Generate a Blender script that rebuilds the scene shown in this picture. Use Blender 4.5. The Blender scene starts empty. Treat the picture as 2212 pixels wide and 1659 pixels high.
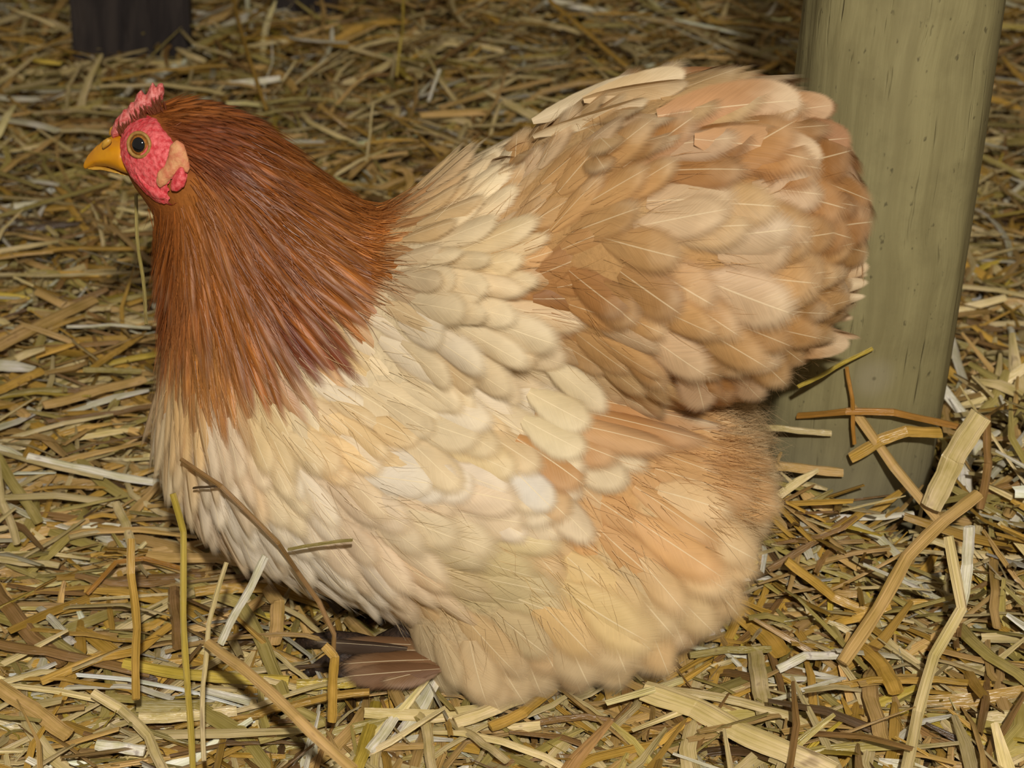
import bpy, math, random
import numpy as np
from mathutils import Vector, Matrix

# ------------------------------------------------------------------ camera, world, flash, exposure
SC = bpy.context.scene
COL = SC.collection
W, H = 2212, 1659
FPX = 4128.0                      # focal length in pixels
PITCH = math.radians(27)
DIST = 0.9
AIM = np.array([0, 0, 0.13])
S = FPX / DIST
sp, cp = math.sin(PITCH), math.cos(PITCH)
FWD = np.array([0, cp, -sp]); RIGHT = np.array([1., 0, 0]); UP = np.array([0, sp, cp])
CAM = AIM - FWD * DIST
cam = bpy.data.cameras.new('camera'); cam_o = bpy.data.objects.new('camera', cam); COL.objects.link(cam_o)
cam.sensor_width = 36.0; cam.lens = FPX / W * 36.0
cam.clip_start = 0.02; cam.clip_end = 50
cam_o.location = CAM; cam_o.rotation_euler = (math.pi / 2 - PITCH, 0, 0)
cam.dof.use_dof = True; cam.dof.focus_distance = 0.86; cam.dof.aperture_fstop = 16
SC.camera = cam_o

world = bpy.data.worlds.new('barn_dusk'); SC.world = world; world.use_nodes = True
bgn = world.node_tree.nodes['Background']
bgn.inputs['Color'].default_value = (1.0, 0.86, 0.66, 1); bgn.inputs['Strength'].default_value = 0.20

fl = bpy.data.lights.new('camera_flash', 'AREA'); fl.shape = 'DISK'; fl.size = 0.035; fl.energy = 17.0
fl.color = (1.0, 0.95, 0.87)
flo = bpy.data.objects.new('camera_flash', fl); COL.objects.link(flo)
fpos = CAM + UP * 0.19 + RIGHT * 0.06 - FWD * 0.45
flo.location = fpos
flo.rotation_euler = (Vector((0.0, 0.25, 0.05)) - Vector(fpos)).to_track_quat('-Z', 'Y').to_euler()

SC.view_settings.view_transform = 'Standard'; SC.view_settings.look = 'None'
SC.view_settings.gamma = 1.0; SC.view_settings.use_curve_mapping = False
SC.view_settings.exposure = 0.06
SC.cycles.transparent_max_bounces = 40      # many soft feather edges lie behind one another

rng = np.random.default_rng(11); random.seed(11)

# ------------------------------------------------------------------ geometry helpers
def ray(u, v):
    u = np.asarray(u, float); v = np.asarray(v, float)
    d = FWD + ((u - W / 2) / FPX)[..., None] * RIGHT + (-(v - H / 2) / FPX)[..., None] * UP
    return d / np.linalg.norm(d, axis=-1, keepdims=True)
def onY(u, v, Y=0.):
    d = ray(u, v); return CAM + d * ((Y - CAM[1]) / d[..., 1])[..., None]
def onZ(u, v, Z=0.):
    d = ray(u, v); return CAM + d * ((Z - CAM[2]) / d[..., 2])[..., None]
def proj(p):
    q = np.asarray(p) - CAM; z = q @ FWD
    return np.stack([W / 2 + FPX * (q @ RIGHT) / z, H / 2 - FPX * (q @ UP) / z], -1)
def lin(c):
    c = np.asarray(c, float) / 255.0
    return np.where(c <= .04045, c / 12.92, ((c + .055) / 1.055) ** 2.4)
def unit(a): return a / np.maximum(np.linalg.norm(a, axis=-1, keepdims=True), 1e-9)

def mesh_np(name, v, f, mat, uv=None, col=None, smooth=True, colname='tint'):
    """faces f: (n,4) or (n,3) array; uv per vertex; col per vertex rgba"""
    me = bpy.data.meshes.new(name)
    v = np.asarray(v, np.float32); f = np.asarray(f, np.int32); k = f.shape[1]
    me.vertices.add(len(v)); me.vertices.foreach_set('co', v.ravel())
    me.loops.add(f.size); me.loops.foreach_set('vertex_index', f.ravel())
    me.polygons.add(len(f)); me.polygons.foreach_set('loop_start', np.arange(0, f.size, k, dtype=np.int32))
    if uv is not None:
        l = me.uv_layers.new(name='UVMap'); l.data.foreach_set('uv', np.asarray(uv, np.float32)[f.ravel()].ravel())
    if col is not None:
        a = me.color_attributes.new(colname, 'FLOAT_COLOR', 'POINT'); a.data.foreach_set('color', np.asarray(col, np.float32).ravel())
    me.polygons.foreach_set('use_smooth', np.full(len(f), smooth))
    me.materials.append(mat); me.update(calc_edges=True); me.validate()
    return me
def obj(name, me, parent=None, mw=None):
    o = bpy.data.objects.new(name, me); COL.objects.link(o)
    if parent is not None: o.parent = parent
    if mw is not None: o.matrix_basis = mw
    return o
def tag(o, label=None, cat=None, group=None, kind=None):
    if label: o['label'] = label
    if cat: o['category'] = cat
    if group: o['group'] = group
    if kind: o['kind'] = kind
    return o

def surfnet(fn, lo, hi, h):
    lo = np.asarray(lo, float); hi = np.asarray(hi, float)
    n = np.ceil((hi - lo) / h).astype(int) + 1
    ax = [lo[i] + h * np.arange(n[i]) for i in range(3)]
    G = np.stack(np.meshgrid(*ax, indexing='ij'), -1)
    val = fn(G); ins = val < 0
    c = tuple(m - 1 for m in n)
    acc = np.zeros(c + (3,)); cnt = np.zeros(c)
    for a in range(3):
        o = [b for b in range(3) if b != a]
        s0 = [slice(None)] * 3; s1 = [slice(None)] * 3; s0[a] = slice(0, -1); s1[a] = slice(1, None)
        v0 = val[tuple(s0)]; v1 = val[tuple(s1)]; cr = (v0 < 0) != (v1 < 0)
        t = np.where(cr, v0 / np.where(cr, v0 - v1, 1), 0)
        P = G[tuple(s0)].copy(); P[..., a] += t * h
        for i in (0, 1):
            for j in (0, 1):
                sl = [slice(None)] * 3
                sl[o[0]] = slice(i, i + c[o[0]]); sl[o[1]] = slice(j, j + c[o[1]])
                q = cr[tuple(sl)]; acc += P[tuple(sl)] * q[..., None]; cnt += q
    idx = -np.ones(c, int); m = cnt > 0; idx[m] = np.arange(m.sum()); V = acc[m] / cnt[m][:, None]
    Q = []
    for a in range(3):
        o = [(a + 1) % 3, (a + 2) % 3]
        s0 = [slice(1, -1)] * 3; s1 = [slice(1, -1)] * 3; s0[a] = slice(0, -1); s1[a] = slice(1, None)
        i0 = ins[tuple(s0)]; i1 = ins[tuple(s1)]
        w = np.argwhere(i0 != i1)
        if len(w) == 0: continue
        flip = i0[tuple(w.T)]
        b = w.copy(); b[:, o[0]] += 1; b[:, o[1]] += 1
        def at(da, db):
            e = b.copy(); e[:, o[0]] -= da; e[:, o[1]] -= db; return idx[tuple(e.T)]
        q = np.stack([at(1, 1), at(0, 1), at(0, 0), at(1, 0)], 1)
        q[~flip] = q[~flip][:, ::-1]; Q.append(q)
    return V, np.concatenate(Q)

# ------------------------------------------------------------------ node helpers
def new_mat(name):
    m = bpy.data.materials.new(name); m.use_nodes = True
    nt = m.node_tree; nt.nodes.clear()
    out = nt.nodes.new('ShaderNodeOutputMaterial'); return m, nt, out
class N:
    def __init__(s, nt): s.nt = nt
    def n(s, t, **kw):
        x = s.nt.nodes.new(t)
        for k, v in kw.items(): setattr(x, k, v)
        return x
    def put(s, sock, val):
        if hasattr(val, 'is_output'): s.nt.links.new(val, sock)
        elif val is not None: sock.default_value = val
    def math(s, op, a, b=None, c=None, clamp=False):
        x = s.n('ShaderNodeMath', operation=op, use_clamp=clamp)
        s.put(x.inputs[0], a)
        if b is not None: s.put(x.inputs[1], b)
        if c is not None: s.put(x.inputs[2], c)
        return x.outputs[0]
    def mix(s, f, a, b, blend='MIX'):
        x = s.n('ShaderNodeMix', data_type='RGBA', blend_type=blend)
        s.put(x.inputs[0], f); s.put(x.inputs[6], a); s.put(x.inputs[7], b); return x.outputs[2]
    def noise(s, vec, scale, detail=3, rough=.55, dim='3D'):
        x = s.n('ShaderNodeTexNoise', noise_dimensions=dim); s.put(x.inputs['Vector'], vec)
        x.inputs['Scale'].default_value = scale; x.inputs['Detail'].default_value = detail; x.inputs['Roughness'].default_value = rough
        return x.outputs[0]
    def ramp(s, f, a, b, c=0., d=1., smooth=True):
        x = s.n('ShaderNodeMapRange', interpolation_type='SMOOTHSTEP' if smooth else 'LINEAR')
        s.put(x.inputs[0], f)
        for i, q in zip((1, 2, 3, 4), (a, b, c, d)): s.put(x.inputs[i], q)
        return x.outputs[0]
    def comb(s, x, y, z):
        c = s.n('ShaderNodeCombineXYZ'); s.put(c.inputs[0], x); s.put(c.inputs[1], y); s.put(c.inputs[2], z); return c.outputs[0]
def rgba(c): 
    l = lin(c); return (l[0], l[1], l[2], 1)

def feather_material(name, source, fray, gloss, shaft, barb=.16, rough=.5, v0=.62, soft=.16):
    """source 'object': colour and tip paleness come from the object's colour; 'attr': from the vertex colour 'tint'"""
    m, nt, out = new_mat(name); k = N(nt)
    if source == 'object':
        oi = k.n('ShaderNodeObjectInfo'); base, tipamt, rnd = oi.outputs['Color'], oi.outputs['Alpha'], oi.outputs['Random']
    else:
        at = k.n('ShaderNodeAttribute', attribute_name='tint'); base, tipamt = at.outputs['Color'], at.outputs['Alpha']
        a2 = k.n('ShaderNodeAttribute', attribute_name='tint'); rnd = k.math('MULTIPLY', a2.outputs['Fac'], 7.3)
    uv = k.n('ShaderNodeUVMap'); sx = k.n('ShaderNodeSeparateXYZ'); nt.links.new(uv.outputs[0], sx.inputs[0])
    u = k.math('MULTIPLY_ADD', sx.outputs[0], 2.0, -1.0); v = sx.outputs[1]
    au = k.math('ABSOLUTE', u)
    bc = k.math('SUBTRACT', v, k.math('MULTIPLY', au, .38))                      # barbs sweep towards the tip
    sd = k.math('MULTIPLY', rnd, 37.0)
    nb = k.noise(k.comb(k.math('MULTIPLY', bc, 46.0), k.math('MULTIPLY', u, 1.3), sd), 1.0, 2)
    nf = k.noise(k.comb(k.math('MULTIPLY', bc, 120.0), k.math('MULTIPLY', u, 2.0), sd), 1.0, 1)
    cl = k.noise(k.comb(k.math('MULTIPLY', v, 3.0), k.math('MULTIPLY', u, 1.2), sd), 1.0, 2)
    tip = k.math('MULTIPLY', k.ramp(k.math('ADD', v, k.math('MULTIPLY', k.math('SUBTRACT', cl, .5), .5)), .45, .98), tipamt)
    pale = k.mix(.72, base, (.84, .72, .50, 1))
    c = k.mix(tip, base, pale)
    vr = k.math('ADD', k.math('MULTIPLY', k.math('SUBTRACT', nb, .5), barb * 2.2), k.math('MULTIPLY', k.math('SUBTRACT', nf, .5), barb * 1.6))
    vr = k.math('ADD', vr, k.math('MULTIPLY', k.math('SUBTRACT', cl, .5), .35))
    vr = k.math('ADD', vr, 1.0)
    c = k.mix(1.0, c, k.comb(vr, vr, vr), 'MULTIPLY')
    # rachis
    wv = k.math('MULTIPLY_ADD', v, -.026, .042)
    sh = k.math('MULTIPLY', k.math('MULTIPLY', k.ramp(k.math('DIVIDE', au, wv), .3, 1.0, 1., 0.), k.ramp(v, .99, .80)), shaft)
    c = k.mix(sh, c, (.92, .76, .48, 1))
    # frayed edge
    vv = k.math('MAXIMUM', k.math('DIVIDE', k.math('SUBTRACT', v, v0), 1.0 - v0), 0.0)
    e = k.math('SUBTRACT', 1.0, k.math('SQRT', k.math('ADD', k.math('MULTIPLY', au, au), k.math('MULTIPLY', vv, vv))))
    nn = k.math('ADD', k.math('MULTIPLY', nb, .65), k.math('MULTIPLY', nf, .55))
    al = k.ramp(k.math('SUBTRACT', e, k.math('MULTIPLY', k.math('SUBTRACT', nn, .15), fray)), 0.0, soft)
    pb = k.n('ShaderNodeBsdfPrincipled'); k.put(pb.inputs['Base Color'], c); k.put(pb.inputs['Alpha'], al)
    pb.inputs['Roughness'].default_value = rough; pb.inputs['Specular IOR Level'].default_value = gloss
    bp = k.n('ShaderNodeBump'); bp.inputs['Strength'].default_value = .25; bp.inputs['Distance'].default_value = .0006
    k.put(bp.inputs['Height'], k.math('ADD', nb, k.math('MULTIPLY', sh, 1.5))); nt.links.new(bp.outputs[0], pb.inputs['Normal'])
    tr = k.n('ShaderNodeBsdfTranslucent'); k.put(tr.inputs[0], c)
    tp = k.n('ShaderNodeBsdfTransparent')
    mt = k.n('ShaderNodeMixShader'); k.put(mt.inputs[0], al); nt.links.new(tp.outputs[0], mt.inputs[1]); nt.links.new(tr.outputs[0], mt.inputs[2])
    mx = k.n('ShaderNodeMixShader'); mx.inputs[0].default_value = .22
    nt.links.new(pb.outputs[0], mx.inputs[1]); nt.links.new(mt.outputs[0], mx.inputs[2]); nt.links.new(mx.outputs[0], out.inputs[0])
    return m

def attr_material(name, rough=.6, spec=.3, noise_amt=.2, noise_scale=300, bump=.0004, attr='tint', trans=0.):
    m, nt, out = new_mat(name); k = N(nt)
    at = k.n('ShaderNodeAttribute', attribute_name=attr); tc = k.n('ShaderNodeTexCoord')
    n1 = k.noise(tc.outputs['Object'], noise_scale, 3)
    f = k.math('MULTIPLY_ADD', k.math('SUBTRACT', n1, .5), noise_amt * 2, 1.0)
    c = k.mix(1.0, at.outputs['Color'], k.comb(f, f, f), 'MULTIPLY')
    pb = k.n('ShaderNodeBsdfPrincipled'); k.put(pb.inputs['Base Color'], c)
    pb.inputs['Roughness'].default_value = rough; pb.inputs['Specular IOR Level'].default_value = spec
    if bump:
        bp = k.n('ShaderNodeBump'); bp.inputs['Distance'].default_value = bump; k.put(bp.inputs['Height'], n1); nt.links.new(bp.outputs[0], pb.inputs['Normal'])
    nt.links.new(pb.outputs[0], out.inputs[0]); return m
def plain_material(name, c1, c2, scale=200, rough=.5, spec=.4, bump=.0004, detail=3):
    m, nt, out = new_mat(name); k = N(nt); tc = k.n('ShaderNodeTexCoord')
    n1 = k.noise(tc.outputs['Object'], scale, detail)
    c = k.mix(k.ramp(n1, .32, .68), rgba(c1), rgba(c2))
    pb = k.n('ShaderNodeBsdfPrincipled'); k.put(pb.inputs['Base Color'], c)
    pb.inputs['Roughness'].default_value = rough; pb.inputs['Specular IOR Level'].default_value = spec
    if bump:
        bp = k.n('ShaderNodeBump'); bp.inputs['Distance'].default_value = bump; k.put(bp.inputs['Height'], n1); nt.links.new(bp.outputs[0], pb.inputs['Normal'])
    nt.links.new(pb.outputs[0], out.inputs[0]); return m

def straw_material(name, source):
    m, nt, out = new_mat(name); k = N(nt)
    if source == 'object':
        oi = k.n('ShaderNodeObjectInfo'); base, rnd = oi.outputs['Color'], oi.outputs['Random']
    else:
        at = k.n('ShaderNodeAttribute', attribute_name='tint'); base = at.outputs['Color']; rnd = k.math('MULTIPLY', at.outputs['Fac'], 5.1)
    uv = k.n('ShaderNodeUVMap'); sx = k.n('ShaderNodeSeparateXYZ'); nt.links.new(uv.outputs[0], sx.inputs[0])
    sd = k.math('MULTIPLY', rnd, 53.0)
    n1 = k.noise(k.comb(k.math('MULTIPLY', sx.outputs[0], 13.0), k.math('MULTIPLY', sx.outputs[1], 1.6), sd), 1.0, 3)
    n2 = k.noise(k.comb(k.math('MULTIPLY', sx.outputs[0], 1.0), k.math('MULTIPLY', sx.outputs[1], 4.0), k.math('ADD', sd, 9.0)), 1.0, 3)
    f = k.math('ADD', k.math('MULTIPLY', k.math('SUBTRACT', n1, .5), .75), k.math('MULTIPLY', k.math('SUBTRACT', n2, .5), .9))
    f = k.math('ADD', f, 1.0)
    c = k.mix(1.0, base, k.comb(f, f, k.math('MULTIPLY', f, f)), 'MULTIPLY')
    spot = k.ramp(n2, .64, .74)
    c = k.mix(k.math('MULTIPLY', spot, .55), c, rgba((96, 66, 30)))
    pb = k.n('ShaderNodeBsdfPrincipled'); k.put(pb.inputs['Base Color'], c)
    pb.inputs['Roughness'].default_value = .25; pb.inputs['Specular IOR Level'].default_value = .7
    bp = k.n('ShaderNodeBump'); bp.inputs['Distance'].default_value = .0009; k.put(bp.inputs['Height'], n1); nt.links.new(bp.outputs[0], pb.inputs['Normal'])
    nt.links.new(pb.outputs[0], out.inputs[0]); return m

# ------------------------------------------------------------------ setting: floor, back wall, dark posts
def floor_height(x, y):
    return (-.004 + .0022 * np.sin(x * 31 + 1.3) * np.sin(y * 27) + .0015 * np.sin(x * 71 + y * 53))
def mound(x, y):
    """thickness of the straw bed over the floor"""
    z = .006 + .004 * np.sin(x * 13 + 2) * np.sin(y * 11 + 1)
    z += .030 * np.exp(-(((x - .29) / .08) ** 2 + ((y - .09) / .12) ** 2))
    z += .026 * np.exp(-(((x - .145) / .04) ** 2 + ((y - .035) / .035) ** 2))
    z += .010 * np.exp(-(((x + .30) / .10) ** 2 + ((y - .18) / .16) ** 2))
    z += .016 * np.clip((y - .35) / .6, 0, 1)
    r2 = ((x + .02) / .16) ** 2 + ((y - .0) / .10) ** 2
    return z * (1 - .75 * np.exp(-r2 * 1.2))
gx, gy = np.meshgrid(np.linspace(-1.6, 1.6, 161), np.linspace(-.75, 2.4, 159), indexing='ij')
gv = np.stack([gx, gy, floor_height(gx, gy)], -1).reshape(-1, 3)
ii = np.arange(161 * 159).reshape(161, 159)
gf = np.stack([ii[:-1, :-1], ii[1:, :-1], ii[1:, 1:], ii[:-1, 1:]], -1).reshape(-1, 4)
m_floor = plain_material('trodden_earth', (46, 34, 22), (92, 72, 42), 60, .9, .15, .003, 6)
tag(obj('floor', mesh_np('floor', gv, gf, m_floor)), 'dark trodden earth floor under the straw', kind='structure')

KNOT = (-.0005, -.0475, .108)
def wood_material(name, a, b, dark, axis='Z', streak=38.0, specks=True):
    m, nt, out = new_mat(name); k = N(nt); tc = k.n('ShaderNodeTexCoord')
    sx = k.n('ShaderNodeSeparateXYZ'); nt.links.new(tc.outputs['Object'], sx.inputs[0])
    along = sx.outputs['XYZ'.index(axis)]
    vec = [sx.outputs[0], sx.outputs[1], sx.outputs[2]]; vec['XYZ'.index(axis)] = k.math('MULTIPLY', along, .07)
    v = k.comb(*vec)
    warp = k.noise(tc.outputs['Object'], 9.0, 2)
    v2 = k.n('ShaderNodeVectorMath', operation='ADD'); nt.links.new(v, v2.inputs[0]); k.put(v2.inputs[1], k.comb(k.math('MULTIPLY', warp, .02), k.math('MULTIPLY', warp, .02), 0.0))
    g = k.noise(v2.outputs[0], streak * 2.2, 4, .6); g2 = k.noise(v2.outputs[0], streak * 7, 2)
    blot = k.noise(tc.outputs['Object'], 26, 5, .65)
    c = k.mix(k.ramp(g, .34, .66), rgba(a), rgba(b))
    c = k.mix(k.math('MULTIPLY', k.ramp(blot, .45, .7), .55), c, rgba(tuple(int(q * .93) for q in b)))
    line = k.ramp(g2, .62, .80); c = k.mix(k.math('MULTIPLY', line, .16), c, rgba(dark))
    if specks:
        vo = k.noise(k.comb(sx.outputs[0], sx.outputs[1], k.math('MULTIPLY', sx.outputs[2], .6)), 260, 2)
        c = k.mix(k.math('MULTIPLY', k.ramp(vo, .66, .76), .6), c, rgba(dark))
        kn = k.n('ShaderNodeVectorMath', operation='DISTANCE'); nt.links.new(tc.outputs['Object'], kn.inputs[0]); kn.inputs[1].default_value = KNOT
        c = k.mix(k.math('MULTIPLY', k.ramp(kn.outputs['Value'], .004, .015, 1., 0.), .45), c, rgba((150, 142, 118)))
        c = k.mix(k.math('MULTIPLY', k.ramp(kn.outputs['Value'], .0004, .0016, 1., 0.), .5), c, rgba(dark))
        lo = k.ramp(along, .03, .10, 1., 0.); c = k.mix(k.math('MULTIPLY', lo, .55), c, rgba((112, 106, 90)))
    pb = k.n('ShaderNodeBsdfPrincipled'); k.put(pb.inputs['Base Color'], c); pb.inputs['Roughness'].default_value = .7; pb.inputs['Specular IOR Level'].default_value = .25
    bp = k.n('ShaderNodeBump'); bp.inputs['Distance'].default_value = .0012; k.put(bp.inputs['Height'], k.math('SUBTRACT', g, k.math('MULTIPLY', line, .6))); nt.links.new(bp.outputs[0], pb.inputs['Normal'])
    nt.links.new(pb.outputs[0], out.inputs[0]); return m

def round_post(name, base, r, height, lean, mat, sides=56, rows=40, flute=.0012):
    z = np.linspace(-.05, height, rows); a = np.linspace(0, 2 * np.pi, sides, endpoint=False)
    Z, A = np.meshgrid(z, a, indexing='ij')
    R = r * (1 + .012 * np.sin(Z * 17 + A * 2)) + flute * np.sin(A * 7 + np.sin(Z * 9)) + .0006 * np.sin(A * 19 + Z * 14)
    V = np.stack([R * np.cos(A), R * np.sin(A), Z], -1).reshape(-1, 3)
    i = np.arange(rows * sides).reshape(rows, sides); j = np.roll(i, -1, 1)
    Fq = np.stack([i[:-1], j[:-1], j[1:], i[1:]], -1).reshape(-1, 4)
    V = np.concatenate([V, [[0, 0, height]]]); t = np.stack([i[-1], j[-1], np.full(sides, len(V) - 1), np.full(sides, len(V) - 1)], -1)
    me = bpy.data.meshes.new(name); me.from_pydata(V.tolist(), [], [tuple(x) for x in Fq.tolist()] + [tuple(x[:3]) for x in t.tolist()])
    for p in me.polygons: p.use_smooth = True
    me.materials.append(mat); o = obj(name, me); o.location = base; o.rotation_euler = lean; return o
m_post = wood_material('weathered_post_wood', (143, 134, 94), (126, 117, 80), (56, 50, 34))
post = round_post('wooden_post', (0.177, 0.097, 0), .0475, .75, (0, math.radians(2.25), 0), m_post)
tag(post, 'thick round weathered wooden post standing in the straw behind the hen', 'post')
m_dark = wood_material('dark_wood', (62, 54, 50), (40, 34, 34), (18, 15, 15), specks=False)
b1 = onZ(280, 165, 0.); b2 = onZ(662, 75, 0.)
def board(name, c, w, d, h, mat, lean=(0, 0, 0)):
    import bmesh
    bm = bmesh.new(); bmesh.ops.create_cube(bm, size=1.0)
    for q in bm.verts: q.co = Vector((q.co.x * w, q.co.y * d, (q.co.z + .5) * (h + .05) - .05))
    bmesh.ops.bevel(bm, geom=list(bm.edges), offset=.004, segments=2, affect='EDGES')
    me = bpy.data.meshes.new(name); bm.to_mesh(me); bm.free(); me.materials.append(mat)
    o = obj(name, me); o.location = c; o.rotation_euler = lean; return o
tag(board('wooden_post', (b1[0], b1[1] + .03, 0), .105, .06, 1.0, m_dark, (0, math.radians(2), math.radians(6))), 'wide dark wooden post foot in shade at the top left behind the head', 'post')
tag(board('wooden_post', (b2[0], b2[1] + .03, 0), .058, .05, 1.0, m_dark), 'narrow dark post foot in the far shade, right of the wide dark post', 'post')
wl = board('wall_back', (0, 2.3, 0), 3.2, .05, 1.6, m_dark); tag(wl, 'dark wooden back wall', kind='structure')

# ------------------------------------------------------------------ the hen's body as a blended volume
BL = [  # centre (pixel seen on the hen's middle plane), half extents in the picture, half width, side offset, tilt
 (960, 960, 540, 385, .098, 0, 8), (640, 880, 312, 335, .080, 0, -10), (610, 630, 265, 262, .060, 0, 0),
 (505, 450, 172, 180, .042, 0, 0), (425, 322, 128, 108, .028, 0, 12), (345, 330, 78, 84, .020, 0, 0),
 (1040, 590, 288, 255, .07, 0, -25), (1440, 522, 378, 336, .080, 0, 6), (1570, 425, 240, 232, .060, 0, 0),
 (1390, 1010, 265, 270, .085, 0, 0), (1215, 1225, 318, 216, .058, -.045, 2), (1215, 1225, 318, 216, .058, .045, 2),
 (1030, 1330, 140, 126, .040, -.055, 0), (1030, 1330, 140, 126, .040, .055, 0),
]
PB = []
for (u, v, hx, hv, b, Y, rot) in BL:
    c = onY(u, v, -abs(Y)) * np.array([1, -1 if Y > 0 else 1, 1])
    cc = math.sqrt(max((hv / S) ** 2 - (b * sp) ** 2, (hv / S * .55) ** 2)) / cp
    r = math.radians(rot)
    PB.append((c, np.array([[math.cos(r), 0, -math.sin(r)], [0, 1, 0], [math.sin(r), 0, math.cos(r)]]), np.array([hx / S, b, cc])))
def ell(p, c, R, a):
    q = (p - c) @ R.T
    k0 = np.linalg.norm(q / a, axis=-1); k1 = np.linalg.norm(q / (a * a), axis=-1)
    return k0 * (k0 - 1) / np.maximum(k1, 1e-9)
def smin(a, b, k):
    h = np.clip(.5 + .5 * (a - b) / k, 0, 1); return a * (1 - h) + b * h - k * h * (1 - h)
def sdf(p):
    p = np.asarray(p, float); acc = None
    for i, (c, R, a) in enumerate(PB):
        d = ell(p, c, R, a); acc = d if acc is None else smin(acc, d, .024)
    return acc + .0050
def grad(p, e=1e-3):
    n = np.stack([sdf(p + np.eye(3)[i] * e) - sdf(p - np.eye(3)[i] * e) for i in range(3)], -1); return unit(n)
def march(u, v, n=80):
    d = ray(u, v); t = np.full(d.shape[:-1], .5)
    for _ in range(n):
        t = t + np.clip(sdf(CAM + d * t[..., None]), -.02, .05) * .8
    return CAM + d * t[..., None]

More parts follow.
